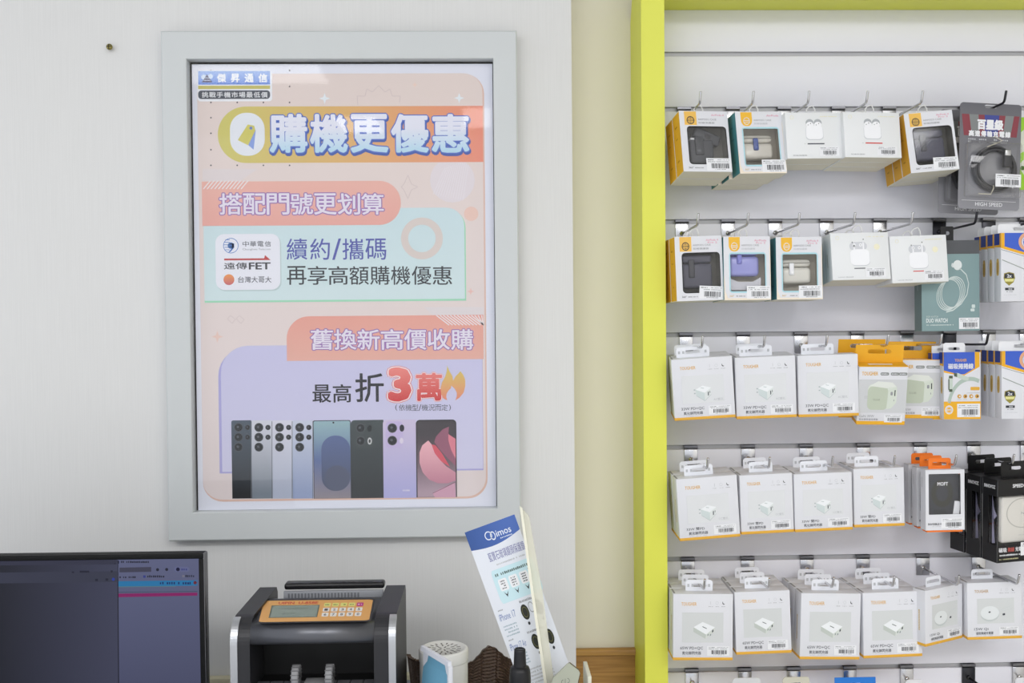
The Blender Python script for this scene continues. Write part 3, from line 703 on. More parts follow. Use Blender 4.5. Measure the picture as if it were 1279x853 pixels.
def make_case_box(W, H, D, side, style, kind, seed, tilt=0.0):
    t = empty('earbud_case_box'); b = MB(); orange = style == 'square'
    sm = mat((222, 166, 44), .5) if orange else mat((70, 136, 142), .5)
    inner = mat((120, 118, 112), .6) if kind in ('open', 'dark') else mat((196, 190, 178), .6)
    wx0, wx1, wz0, wz1 = -W*.375, W*.395, -H*.375, H*.235
    if orange: wx0, wx1, wz1 = -W*.36, W*.44, H*.24
    me = flat([rr(-W/2, -H/2, W/2, H/2, .0004, 1), rr(wx0, wz0, wx1, wz1, .006 if orange else .004, 5)], .0004)
    b.mesh(me, Matrix.Translation((0, .0004, 0)) @ XZ, CARD)
    k = .0008
    b.box(-W/2, W/2, k, D, H/2-k, H/2, CREAM); b.box(-W/2, W/2, k, D, -H/2, -H/2+k, CREAM)
    b.box(-W/2, W/2, D-k, D, -H/2+k, H/2-k, CARD); b.box(W/2-k, W/2, k, D-k, -H/2+k, H/2-k, sm)
    b.box(-W/2, -W/2+k, k, D-k, -H/2+k, H/2-k, sm)
    b.box(-W/2+k, W/2-k, D*.85, D*.85+k, -H/2+k, H/2-k, inner); b.box(-W/2+k, -W/2+2*k, k, D*.85, -H/2+k, H/2-k, inner); b.box(W/2-2*k, W/2-k, k, D*.85, -H/2+k, H/2-k, inner)
    p = front(b, W, H)
    if orange:
        A = mat((238, 190, 92)); p.rect(10, 1, 35, 23.5, A, 2); p.ring(22.5, 15.6, 8, 6.2, INK, 3, 6.6); p.ring(22.5, 15.6, 4.6, 3.9, INK, 3, 3.8); p.line([(15, 15.6), (30, 15.6)], .9, INK, 3)
        p.line([(22.5, 9.4), (22.5, 21.8)], .7, INK, 3); M_ = mat((30, 30, 34))
        p.line([(u, v) for u, v in [(wu, wv) for wu, wv in ((14, 28), (92, 27))]], .4, M_, 2)
        q = [( (x+W/2)/W*100, (H/2-z)/H*100) for x, z in rr(wx0, wz0, wx1, wz1, .006, 5)]; p.line(q+q[:1], 1.2, M_, 3)
        p.text('AIRPODS CASE', 38, 12.6, 76, 15.4, GREY, 3); p.text('耳機保護套', 38, 18, 72, 21, GREY, 3)
    else:
        A = mat((240, 186, 56)); p.rrect(11, 1, 35, 23.5, 10, A, 2, (0, 0, 1, 1), 6); p.ring(23, 15.4, 7, 5.8, CARD, 3, 6); p.line([(17, 14.4), (29, 14.4)], 1, CARD, 3); p.line([(17, 17), (29, 17)], 1, CARD, 3)
        q = [((x+W/2)/W*100, (H/2-z)/H*100) for x, z in rr(wx0, wz0, wx1, wz1, .004, 5)]; p.line(q+q[:1], 2.6, mat((176, 218, 228)), 3)
        p.text('AIRPODS CASE', 38, 12.6, 76, 15.4, GREY, 3); p.text('耳機保護套', 38, 18, 68, 21, LGREY, 3)
        p.poly([(0, 60), (2.2, 72), (2.2, 86), (8, 97), (98, 97), (98, 20), (100, 10), (100, 100), (0, 100)], mat((238, 226, 208)), 2)
    PK = mat((224, 132, 162)); p.text('AirPods 4' if seed % 2 else 'AirPods', 66, 5, 92, 8, PK, 3)
    if kind in ('dark', 'violet', 'clear'): p.text('Pro 2', 70, 9, 90, 11.6, PK, 3)
    p.text('360°', 11, 92, 21, 95, INK if orange else GOLD, 3); p.dashes(24, 92.8, 45, 94.6, GREY, 3, seed)
    q = left(b, W, H, D); dm = mat((170, 122, 26) if orange else (46, 106, 112))
    q.dashes(30, 20, 60, 23, dm, 2, seed, 6); q.dashes(30, 40, 66, 42, dm, 2, seed+1, 6); q.dashes(30, 76, 60, 79, dm, 2, seed+2, 6)
    b.build('carton', t)
    product_case(t, W, H, D, kind)
    b = MB(); b.box(wx0-.002, wx1+.002, .0009, .0011, wz0-.002, wz1+.002, clear('clear_film_%d' % seed, rough=.06, boost=0.7)); tag(b.build('window', t), 'clear film window')
    sticker(t, W, H, 48, 78, 99, 98, seed, tilt=tilt)
    loop(t, -W*.03, H/2, D*.3)
    return t
def loop(t, x, z, y):
    b = MB(); m_ = mat((236, 236, 236), .4)
    b.tube([(x-.008, y, z-.001), (x-.009, y, z+.008), (x-.004, y+.001, z+.013), (x+.003, y, z+.015), (x+.0065, y, z+.008), (x+.006, y, z-.001)], .0012, m_, 6)
    return b.build('hang_loop', t)
def make_earbud_box(W, H, D, line, pro, seed):
    t = empty('earbud_box'); b = MB()
    b.box(-W/2, W/2, 0, D, -H/2, H/2, mat((231, 233, 234), .45), .0006)
    b.box(-W/2+.0006, W/2-.0006, .0006, D-.0006, -H/2-.0001, -H/2, CREAM)
    p = front(b, W, H); w = mat((243, 244, 247), .35); g = mat((206, 208, 213) if pro else (172, 176, 180)); lg = mat((202, 205, 210)); mt_ = mat((232, 228, 196))
    p.ring(12, 11, 3.2, 2.6, mt_, 3, 4); p.dashes(62, 8, 92, 10, mt_, 3, seed, 18)
    if pro:
        p.rrect(32, 20, 62, 38, 8, g, 2); p.rrect(33, 36, 66, 71, 9, lg, 2); p.rrect(32.4, 35.4, 65.6, 69.6, 9, w, 3)
        for a in (40, 51): p.disc(a, 26.5, 2.6, w, 4, 3.4); p.disc(a, 26.5, .7, INK, 5, .9)
        p.rect(38.6, 27, 41.2, 36, w, 4); p.rect(54.6, 20, 57.2, 36, w, 4); p.disc(56, 19.4, 1.4, w, 4, 1.8); p.disc(37, 20.4, .9, INK, 5, 1.2); p.disc(56.4, 14.6, .9, INK, 5, 1.2)
        p.disc(79, 31, 5, mat((238, 234, 206)), 3, 6.4)
        p.rect(38, 75, 60, 77, line, 3)
    else:
        p.rrect(35, 30, 66, 60, 7, lg, 2); p.rrect(35.6, 29.2, 65.4, 58.4, 7, w, 3)
        for a in (43, 57.4):
            p.disc(a, 22.6, 7, g, 2, 8); p.disc(a, 27, 6.4, w, 4, 6.6); p.disc(a+1.6, 24.4, .8, INK, 5, 1.1); p.disc(a-3, 27.4, .8, GREY, 5, 1.1)
        p.rect(37, 67, 67, 69.6, line, 3); p.dashes(29, 67.4, 34, 69, LGREY, 3, 2, 4)
    p.text('耳機保護殼', 10, 92, 35, 94.6, GREY, 3) if not pro else p.text('LOCK PROOF', 10, 93, 36, 95.2, GREY, 3)
    q = left(b, W, H, D); q.dashes(40, 34, 58, 70, mat((150, 148, 126)), 2, seed, 2)
    b.build('carton', t)
    sticker(t, W, H, 57, 75, 92, 95, seed); loop(t, W*.02, H/2, D*.25)
    return t
def make_gan(W, H, D, seed, left_cut=False):
    t = empty('charger_box'); b = MB()
    b.box(-W/2, W/2, 0, D, -H/2+.006, H/2, CARD, .0006); b.box(-W/2-.0001, W/2+.0001, -.0001, D+.0001, -H/2, -H/2+.007, ORG2, .0005)
    b.box(-W/2-.0001, W/2+.0001, -.0001, D+.0001, H/2-.0006, H/2+.0004, ORG2)
    p = front(b, W, H); p.rect(0, 22, 100, 79, mat((206, 208, 210)), 2)
    p.text('TOUGHER', 6, 9, 39, 15, ORANGE, 3, .02)
    for a in (44, 65, 81.5): p.rrect(a, 10, a+17.6, 15, 2.4, mat((140, 144, 142)), 3); p.dashes(a+2, 11.6, a+15, 13.4, CARD, 4, seed, 9)
    p.rrect(20, 30, 80, 66, 9, mat((218, 225, 214)), 3); p.rrect(20, 34, 62, 74, 9, mat((192, 201, 182)), 4); p.poly([(24, 33), (58, 37), (78, 34), (70, 27), (40, 25)], mat((226, 230, 223)), 5)
    p.poly([(62, 40), (79, 35), (79, 62), (70, 71), (60, 73)], mat((213, 221, 209)), 5); p.rect(13, 50, 20, 55, mat((200, 202, 204)), 3)
    p.rrect(67, 43, 71.5, 49, 1.4, GREY, 6); p.rect(75, 40, 77, 50, INK, 6); p.rect(74, 56, 75.2, 59, GREY, 6); p.text('TOUGHER', 31, 55, 46, 58.4, mat((150, 160, 142)), 6, skew=-.0)
    p.text('GaN 35W', 5, 83, 36, 87, GREY, 3); p.text('氮化鎵快速充電器', 5, 89, 44, 92.4, mat((120, 122, 128)), 3); p.dashes(5, 94, 50, 95, ORANGE, 3, seed, 24)
    b.box(-W*.28, W*.22, D*.35, D*.55, H/2+.0004, H/2+.0006, CARD)
    b.build('carton', t)
    tab(t, -W/2, W/2, H/2, H/2+.031, D-.0006, ORG2, (0.040, .0075), H/2+.019, .0012)
    sticker(t, W, H, 57, 82, 94, 95.5, seed)
    return t
def make_adapter(W, H, D, seed, cable=False):
    t = empty('cable_pack' if cable else 'adapter_box'); b = MB(); BLUE = mat((60, 96, 200), .45); NAVY = mat((36, 60, 140), .45)
    b.box(-W/2, W/2, 0, D, -H/2, H/2, CARD, .0004)
    p = front(b, W, H)
    if cable:
        p.rect(0, 74, 100, 100, ORG2, 2); p.poly([(0, 0), (84, 0), (84, 24), (56, 33), (40, 33), (0, 27)], BLUE, 3); p.poly([(0, 27), (40, 33), (56, 33), (84, 24), (84, 0), (97, 0), (97, 22), (52, 36), (0, 30)], ORG2, 2)
        p.text('TOUGHER', 30, 10, 62, 14, ORANGE, 4, .02); p.text('磁吸捲捲線', 12, 17, 80, 25, CARD, 4, .03)
        g = mat((176, 192, 182)); g2 = mat((198, 210, 200)); dk = mat((78, 92, 74))
        p.ring(72, 84, 63, 55, g, 4, 47, 30, PI*1.06, PI*1.63); p.rect(0, 73.6, 100, 74, ORG2, 5)
        p.rrect(12, 36, 24, 58, 3, g2, 5); p.rect(12, 40, 15, 56, dk, 6); p.rect(14, 35, 24, 39, dk, 6); p.rect(14, 55, 23, 59, dk, 6)
        p.poly([(27, 31), (38, 31), (68, 38), (66, 43), (56, 42), (28, 36)], g2, 5); p.poly([(27, 31), (36, 31.4), (36, 37), (28, 36)], dk, 6)
        p.rrect(72, 52, 97, 57, 2, ORANGE, 4); p.line([(62, 61), (97, 61)], .4, GREY, 4)
        for k, a in enumerate((42, 58, 74, 90)): p.disc(a, 66, 5.4, mat((210, 160, 60)), 4, 3); p.disc(a+1, 66, 2.2, INK if k % 2 else CARD, 5, 1.3); p.dashes(a-5, 70, a+5, 71, LGREY, 4, k, 6)
        p.ring(14, 86, 11, 8, CARD, 3, 6.6); p.line([(5, 86), (23, 86)], 1.6, CARD, 4); p.ring(14, 86, 7, 5.8, CARD, 4, 4.2)
    else:
        p.poly([(0, 0), (100, 0), (100, 22), (62, 28), (50, 29), (0, 18)], BLUE, 3); p.poly([(0, 18), (50, 29), (62, 28), (100, 22), (100, 26), (60, 33), (50, 33), (0, 22)], ORG2, 2); p.line([(0, 24), (50, 35), (62, 35)], .5, INK, 3); p.rect(0, 0, 7, 20, ORG2, 4)
        p.ring(54, 13, 19, 13, mat((226, 170, 130)), 4, 14); p.ring(54, 13, 12.4, 10, CARD, 4, 9.4); p.text('TOUGHER', 45, 11, 63, 15, CARD, 5, .03)
        g = mat((176, 186, 178)); p.line([(2, 39), (50, 54)], 1.2, mat((150, 158, 152)), 3); p.poly([(46, 51), (60, 53), (80, 62), (78, 68), (52, 58)], mat((206, 214, 206)), 4); p.poly([(46, 38), (56, 36), (90, 48), (88, 52), (50, 44)], mat((206, 214, 206)), 4); p.line([(52, 58), (78, 68)], .8, g, 5)
        p.poly([(6, 59), (16, 57), (26, 59), (28, 66), (25, 72), (16, 77), (8, 72), (5, 66)], mat((150, 140, 60)), 3); p.poly([(7.5, 60), (16, 58.4), (25, 60), (26, 66), (6.6, 66)], INK, 4); p.poly([(7, 67), (26.6, 67), (24, 71), (8, 71)], mat((226, 222, 150)), 4); p.text('2x', 12, 60.4, 21, 65, CARD, 5, .03)
        p.rect(8, 80, 26, 83.6, INK, 3); p.dashes(11, 81, 23, 82.6, CARD, 4, 2, 6); p.dashes(11, 85, 24, 86.4, GREY, 3, 4, 8); p.dashes(6, 90, 32, 90.6, LGREY, 3, 5, 16)
    q = left(b, W, H, D); q.rect(0, 0, 100, 17, NAVY, 2); q.poly([(0, 17), (100, 17), (100, 21), (0, 19.4)], ORG2, 3); q.rect(80, 0, 100, 18, ORG2, 3)
    q.rrect(30, 37, 72, 62, 12, GOLD, 2, n=3); q.dashes(44, 40, 58, 59, mat((150, 116, 50)), 3, 3, 1)
    b.build('carton', t)
    if cable: tab(t, -W*.46, W*.14, H/2, H/2+.0165, D*.5, PAPER, (.020, .005), H/2+.006)
    else: tab(t, -W*.5, W*.46, H/2, H/2+.0165, D*.5, PAPER, (.030, .0055), H/2+.008)
    sticker(t, W, H, 36 if cable else 60, 77 if cable else 79, 98, 97, seed)
    return t
def bent(o, *a): return o

def make_phone_mount(W, H, D, seed):
    t = empty('phone_mount_box'); b = MB(); OR = mat((244, 124, 36), .5)
    wx0, wx1, wz0, wz1 = -W*.42, W*.40, -H*.24, H*.43
    me = flat([rr(-W/2, -H/2+.0, W/2, H/2, .0005, 1), rr(wx0, wz0, wx1, wz1, .0008, 1)], .0004); b.mesh(me, Matrix.Translation((0, .0004, 0)) @ XZ, CARD)
    k = .0008
    b.box(-W/2, -W/2+k, k, D, -H/2, H/2, CARD)
    left(b, W, H, D).dashes(30, 8, 44, 30, LGREY, 2, seed, 1)
    b.box(W/2-k, W/2, k, D, -H/2, H/2, CARD); b.box(-W/2+k, W/2-k, D-k, D, -H/2, H/2, mat((150, 152, 156))); b.box(-W/2, W/2, 0, D, H/2-k, H/2, CARD); b.box(-W/2, W/2, 0, D, -H/2, -H/2+k, CARD)
    b.box(-W*.46, W*.46, .002, D-.001, -H/2-.0035, -H/2-.0001, OR)
    p = front(b, W, H); p.text('INVISIBLE M', 6, 88, 42, 91.4, INK, 3, .02); p.dashes(16, 93, 40, 94, LGREY, 3, seed, 12)
    b.build('carton', t)
    b = MB(); m_ = mat((58, 59, 66), .55); b.box(-W*.43, W*.41, D*.25, D*.32, -H*.27, H*.44, m_, .002)
    p = Print(b, lambda u, v, l: Vector((-W/2+W*u/100, D*.25-l, H/2-H*v/100)))
    p.ring(46, 40, 28, 16, mat((54, 54, 50)), 2, 23, 32); p.rect(24, 67, 54, 75, mat((50, 52, 56)), 2); p.text('MOFT', 34, 21.5, 61, 27, CARD, 3, .035); p.poly([(80, 6), (92, 6), (92, 9)], OR, 3)
    b.build('phone_mount', t)
    b = MB(); M = Matrix.Translation((W*.32, D*.2, -H*.18)) @ Matrix.Rotation(R(8), 4, 'Y'); b.box(-W*.08, W*.08, -.0006, .0006, -H*.14, H*.15, mat((216, 217, 222), .4), .0004, M); b.build('strip_sticker', t)
    b = MB(); b.box(wx0-.001, wx1+.001, .0009, .0011, wz0-.001, wz1+.001, clear('clear_film_mount', rough=.05, boost=.6)); tag(b.build('window', t), 'clear film window')
    tab(t, -W*.36, W*.22, H/2, H/2+.019, D*.5, OR, (.026, .006), H/2+.009, .004)
    sticker(t, W, H, 40, 80, 96, 97, seed)
    return t
def make_power_bank(W, H, D, seed):
    t = empty('power_bank_box'); b = MB(); K = mat((22, 22, 24), .35); k = .0008
    wx0, wz0, wz1 = -W/2+.004, -H*.29, H*.30
    b.box(-W/2, W/2, 0, k, wz1, H/2, K); b.box(-W/2, W/2, 0, k, -H/2, wz0, K); b.box(W*.42, W/2, 0, k, wz0, wz1, K)
    b.box(-W/2, -W/2+k, k, D, wz1, H/2, K); b.box(-W/2, -W/2+k, k, D, -H/2, wz0, K); b.box(-W/2, -W/2+k, D*.62, D, wz0, wz1, K)
    b.box(W/2-k, W/2, k, D, -H/2, H/2, K); b.box(-W/2, W/2, D-k, D, -H/2, H/2, K); b.box(-W/2, W/2, k, D, H/2-k, H/2, K); b.box(-W/2, W/2, k, D, -H/2, -H/2+k, K)
    p = front(b, W, H); q = left(b, W, H, D)
    q.text('INNOVOZ', 12, 7, 84, 11, PAPER, 3, .03); p.text('SPEEDCOR', 28, 6, 64, 10, PAPER, 3, .03)
    p.text('磁吸', 3, 82, 18, 87.4, PAPER, 3, .02); p.text('無線', 20, 82, 32, 87.4, mat((196, 92, 84)), 3, .02); p.text('充電', 34, 82, 46, 87.4, PAPER, 3, .02)
    p.dashes(3, 90, 46, 92, PAPER, 3, seed, 24); p.dashes(4, 95, 40, 96.6, mat((200, 196, 150)), 3, seed+1, 16)
    for e in (0, 99): q.rect(e, 0, e+1.4, 100, GREY, 2)
    b.build('carton', t)
    b = MB(); w = mat((226, 223, 216), .4); b.box(-W*.36, W*.40, D*.18, D*.5, wz0+.001, wz1-.002, w, .004, seg=3)
    pr = Print(b, lambda u, v, l: Vector((-W*.36+W*.76*u/100, D*.18-l, wz1-(wz1-wz0)*v/100)))
    pr.ring(50, 38, 40, 37.4, mat((188, 186, 180)), 2, 31, 36); pr.text('N', 47, 36, 54, 41, GREY, 2); pr.text('INNOVOZ', 40, 82, 62, 84.4, LGREY, 2)
    b.build('power_bank', t)
    b = MB(); b.prism([(-W*.44, D*.55, wz0), (-W*.40, D*.5, wz0), (-W*.44, D*.45, 0), (-W*.38, D*.45, .006), (-W*.42, D*.5, .018), (-W*.44, D*.55, wz1)], (.004, .006, 0), mat((128, 126, 150), .4)); b.build('tray', t)
    b = MB(); f = clear('clear_film_bank', rough=.05)
    b.box(wx0-.003, W*.43, .0009, .0011, wz0-.001, wz1+.001, f); b.box(-W/2+.0009, -W/2+.0011, .001, D*.64, wz0-.001, wz1+.001, f); tag(b.build('window', t), 'clear film wrapping round the corner')
    tab(t, -W*.30, W*.22, H/2, H/2+.028, D*.5, K, (.026, .006), H/2+.016, .004)
    sticker(t, W, H, 44, 77, 92, 93, seed)
    return t
def torus(b, cx, cz, y, r, tr, m, n=40, sq=1.0, k=8):
    pts = [(cx+r*math.cos(2*PI*i/n), y, cz+r*sq*math.sin(2*PI*i/n)) for i in range(n+1)]
    b.tube(pts, tr, m, k, False)
def make_cable_blister(W, H, seed):
    t = empty('cable_pack'); b = MB()
    G = grad((138, 138, 144), (98, 98, 104), 2, -H/2, H/2)
    hz = H*.472
    me = flat([rr(-W/2, -H/2, W/2, H/2, .006, 5), rr(-.011, hz-.003, .011, hz+.003, .0028, 4)], .0004); b.mesh(me, Matrix.Translation((0, .0004, 0)) @ XZ, G)
    p = front(b, W, H, -.0001); rd = mat((136, 62, 72), .5); gr = mat((128, 132, 132), .5); bl = mat((64, 74, 146), .5); dk = mat((70, 66, 72), .5)
    # printed slanting bands of dull red, grey and blue
    for u0, u1, m_, z in ((0, 15, rd, 1), (15, 30, gr, 1), (30, 40, rd, 1), (40, 64, bl, 1), (64, 74, rd, 1), (74, 88, gr, 1), (88, 100, rd, 1)):
        p.poly([(max(3, u0), 11), (min(97, u1), 11), (min(97, 50+(u1-50)*.86), 31), (max(3, 50+(u0-50)*.86), 31)], m_, z)
    p.text('百星級', 29, 15.6, 70, 24.6, PAPER, 5, .06); 
    for k_, c in enumerate('高速傳輸充電線'): p.text(c, 15+k_*9.9, 26.2, 23+k_*9.9, 31.4, PAPER, 5, .05)
    for k_ in range(4): p.dashes(14+k_*17.6, 33.4, 27+k_*17.6, 35, LGREY, 5, k_, 4); p.dashes(14+k_*17.6, 36, 25+k_*17.6, 37.2, LGREY, 5, k_+4, 4)
    p.line([(6, 92), (94, 92)], .3, PAPER, 5); p.text('HIGH SPEED', 28, 93.4, 72, 97, PAPER, 5, .0)
    b.build('card', t)
    cz = -H*.12; bk = mat((52, 52, 56), .5)
    b = MB(); rnd = random.Random(seed)
    for i in range(7): torus(b, W*.06+rnd.uniform(-.003, .003), cz+rnd.uniform(-.003, .003), -.004-.0016*(i % 4), .0375-.0016*(i//2), .0021, bk)
    c = b.build('cable', t)
    b = MB(); b.box(W*.16, W*.29, -.016, -.009, cz+.002, cz+.022, mat((44, 44, 48), .45), .001); b.box(W*.18, W*.27, -.014, -.011, cz+.022, cz+.032, mat((200, 200, 200), .3, 1.0), .0006); b.build('plug', c)
    b = MB(); tw = mat((196, 190, 174), .5)
    b.tube([(-W*.10, -.010, cz+.036), (W*.02, -.014, cz+.042), (W*.12, -.015, cz+.047), (W*.0, -.014, cz+.054)], .0010, tw, 6); b.tube([(-W*.22, -.010, cz-.045), (-W*.04, -.014, cz-.046), (W*.0, -.014, cz-.036), (W*.01, -.012, cz-.030)], .0010, tw, 6); b.build('twist_tie', c)
    b = MB(); film = clear('clear_blister', rough=.05, boost=1.5)
    b.box(-W*.43, W*.44, -.019, -.0006, -H*.40, H*.12, film, .005, skip=()); tag(b.build('blister', t), 'clear plastic blister')
    b = MB(); b.box(-W*.40, W*.40, -.0215, -.0195, H*.108, H*.112, film); b.build('blister_rim', t)
    s = sticker(t, W, H, 50, 68, 91, 80, seed, -.0196)
    return t
def make_watch_box(W, H, D):
    t = empty('watch_cable_box'); b = MB(); T = mat((132, 158, 160), .5); T2 = mat((104, 122, 122), .5)
    b.box(-W/2, W/2, 0, D, -H/2, H/2, T, .0006); b.box(-W/2-.0001, -W/2+.0001, .001, D-.001, -H/2+.001, H/2-.001, T2)
    p = front(b, W, H); p.rect(0, 0, 100, 15, mat((86, 88, 92)), 2); w = mat((206, 218, 216))
    p.disc(62, 27.4, 7.6, mat((226, 232, 232)), 4, 5.6); p.poly([(52, 25), (57, 25.5), (57, 29.6), (53, 30), (51, 28)], mat((214, 222, 222)), 3)
    p.line([(66, 31), (77, 38), (81, 48), (78, 60), (68, 70), (54, 77), (42, 79)], 1.4, w, 4)
    for k in range(4):
        pts = [(46+k*2.4+20*math.cos(a)+3*math.sin(a), 60-k*1.0+17*math.sin(a)) for a in [2*PI*i/30 for i in range(31)]]
        p.line([(u+(60-v)*.35, v) for u, v in pts], 1.1, w, 4+k)
    p.text('FOR WATCH', 8, 83, 28, 85, w, 4); p.text('DUO WATCH', 7.5, 86, 44, 90.4, mat((222, 230, 230)), 4, .03); p.dashes(8, 92.6, 55, 93.8, w, 4, 4, 24)
    p.rrect(86, 71, 92, 75, 1.2, w, 4); p.rrect(84, 75.6, 91, 78.6, 1, w, 4)
    q = left(b, W, H, D); q.dashes(40, 25, 60, 55, mat((130, 146, 146)), 2, 4, 1)
    b.build('carton', t)
    tab(t, -W*.10, W*.12, H/2, H/2+.026, D*.5, mat((24, 24, 26), .4), (.009, .007), H/2+.014, .002)
    sticker(t, W, H, 64, 85.6, 99, 98, 12)
    return t

def place(o, M, k=0, pitch=0.0, off=(0, 0)):
    o.matrix_world = M @ Matrix.Translation((off[0], k*pitch, off[1]))
NTH = ['frontmost', 'second from front', 'third from front', 'rearmost']
def stack(maker, corners, Y, dx, dz, D, n, label, cat, group, offs=None, gap=0.0012, **kw):
    """maker builds the front package; the ones behind it on the same hook are copies"""
    M, W, H = pose(corners, Y, dx, dz)
    o = maker(W, H, D, **kw); place(o, M)
    res = [o]
    for k in range(n):
        if k: o = copy_tree(res[0]); res.append(o)
        off = (offs[k-1] if offs and k else (0, 0)); place(o, M, k, D+gap, off)
        lab = label if n == 1 else label + ', ' + ('frontmost' if k == 0 else 'rearmost' if k == n-1 else NTH[k])
        tag(o, lab, cat, group)
    return res
YB = -0.095
def tough(corners, n, label, watt, sub, hole, photo, seed, tabpos, dx=0, dz=0, D=.038, Y=YB, offs=None, brown=False):
    return stack(lambda W, H, D_: make_charger(W, H, D_, watt, sub, hole, photo, seed, tabpos, brown=brown), corners, Y, dx, dz, D, n, label, 'charger box', 'white charger boxes with orange base stripe', offs)
def cases(corners, n, label, style, kind, seed, dx, dz, D, offs=None, tilt=0.0, Y=YB):
    return stack(lambda W, H, D_: make_case_box(W, H, D_, None, style, kind, seed, tilt), corners, Y, dx, dz, D, n, label, 'earphone case box', 'window boxes with earphone cases', offs)
def buds(corners, n, label, line, pro, seed, dx, dz, D, offs=None, Y=YB):
    return stack(lambda W, H, D_: make_earbud_box(W, H, D_, line, pro, seed), corners, Y, dx, dz, D, n, label, 'earphone box', 'plain white earphone boxes', offs)
REDL = mat((206, 70, 70)); DKL = mat((86, 88, 94))
# top row
cases([(848, 138.2), (908.6, 139.2), (914.2, 213.8), (853.8, 215)], 2, 'orange-sided window box with open black case at the yellow post', 'square', 'open', 11, -.14, -.20, .036)
cases([(918.5, 139.5), (976.7, 139.3), (982.5, 215), (924, 218)], 3, 'teal-sided window box with blue-strapped clear case', 'tongue', 'blue strap', 12, -.14, -.14, .034, offs=[(-.006, 0), (-.012, 0)])
buds([(979.3, 140), (1050.8, 140.8), (1053.5, 197), (984.4, 198.6)], 2, 'white earphone box with black line, top row', DKL, False, 13, -.10, -.10, .040)
buds([(1053.2, 140), (1123.4, 140.3), (1126, 197), (1055.4, 196.4)], 3, 'white earphone box with red line, top row', REDL, False, 14, -.10, -.12, .029)
cases([(1128.5, 141.5), (1187.7, 137.6), (1199.7, 211.6), (1138, 215.6)], 3, 'orange-sided window box with closed black case, beside the cable pack', 'square', 'dark', 15, 0.0, -.10, .034, tilt=-2)
M, W, H = pose([(1200.5, 130.3), (1277.2, 128.3), (1271.8, 263), (1195, 260.4)], -0.088, -.05, -.03)
o = make_cable_blister(W, H, 3); place(o, M); tag(o, 'grey blister pack of coiled black charging cable, frontmost in the top row', 'cable pack', 'blister packs of black cable')
o2 = copy_tree(o); place(o2, M, 1, .045, (-.012, -.002)); tag(o2, 'grey blister pack of black cable peeping out behind the front one', 'cable pack', 'blister packs of black cable')
# second row
cases([(842, 295.4), (901.5, 294.3), (904, 374.2), (846, 376.6)], 2, 'orange-sided window box with closed grey case, second row by the post', 'square', 'dark', 21, -.08, -.03, .036, tilt=-4)
cases([(903.4, 295.4), (961.7, 295), (963, 374.3), (905, 375)], 2, 'teal-sided window box with violet case', 'tongue', 'violet', 22, -.05, -.04, .036)
cases([(968.6, 295.8), (1026.4, 295.8), (1027.6, 373.5), (970.8, 374.3)], 2, 'teal-sided window box with clear white-strapped case', 'tongue', 'clear', 23, -.02, -.03, .036)
buds([(1035.5, 290.5), (1109.2, 290.5), (1112.6, 348.4), (1041.6, 350)], 2, 'white earphone box with black line, second row', DKL, True, 24, -.02, -.12, .034)
buds([(1111, 294.8), (1181, 293.4), (1185.6, 351.5), (1115, 353.7)], 2, 'white earphone box with red line, second row', REDL, True, 25, -.02, -.07, .034)
stack(lambda W, H, D: make_watch_box(W, H, D), [(1151, 300.6), (1223, 299.8), (1224, 412.9), (1151.4, 413.8)], -.062, 0, 0, .030, 1, 'teal watch-cable box with dark top band, behind the red-line box', 'cable box', None)
stack(lambda W, H, D: make_adapter(W, H, D, 31), [(1250.6, 291.5), (1313, 290), (1312, 375.5), (1250, 377)], YB, 0, 0, .0225, 4, 'white and blue adapter box, second row at the right', 'adapter box', 'white and blue adapter boxes')
# third row
T33 = (0.11, 0.66, .018)
tough([(838, 449), (914.2, 445), (918.8, 520.6), (843, 526.2)], 2, 'white 33W box touching the yellow post, third row', '33W PD+QC', '氮化鎵閃充器', 'AC雙孔', 'cube', 41, T33, .10, .08)
tough([(917.6, 446.8), (993.4, 444), (995, 520.6), (920.4, 524)], 2, 'white 33W box second from the post, third row', '33W PD+QC', '氮化鎵閃充器', 'AC雙孔', 'cube', 42, T33, .10, .06)
tough([(996, 444), (1071, 442.3), (1073, 519), (997.6, 521.4)], 1, 'white 33W box beside the orange tabs, third row', '33W PD+QC', '氮化鎵閃充器', 'AC雙孔', 'cube', 43, T33, .10, .04)
stack(lambda W, H, D: make_gan(W, H, D, 44), [(1074, 458.3), (1135.7, 457.4), (1128.6, 529.6), (1069, 531.3)], -.100, .13, .20, .034, 2, 'white box with orange hang tab and green charger picture', 'charger box', 'orange-tab charger boxes', offs=[(-.022, .002)])
stack(lambda W, H, D: make_gan(W, H, D, 45), [(1116.5, 449.5), (1179.7, 449), (1177, 522), (1115, 523)], -.048, .0, .02, .034, 1, 'orange-tab green charger box half hidden behind the tilted one', 'charger box', 'orange-tab charger boxes')
stack(lambda W, H, D: make_adapter(W, H, D, 46, True), [(1179.6, 440.2), (1223.6, 439.4), (1226.2, 523.9), (1178, 523)], -.066, .03, 0, .018, 2, 'blue-topped cable pack with orange base', 'cable pack', 'blue-topped cable packs', offs=[(-.012, -.002)])
stack(lambda W, H, D: make_adapter(W, H, D, 47), [(1251.4, 438.8), (1314, 437.6), (1313, 522.4), (1251, 523.8)], YB, 0, 0, .0225, 4, 'white and blue adapter box, third row at the right', 'adapter box', 'white and blue adapter boxes')
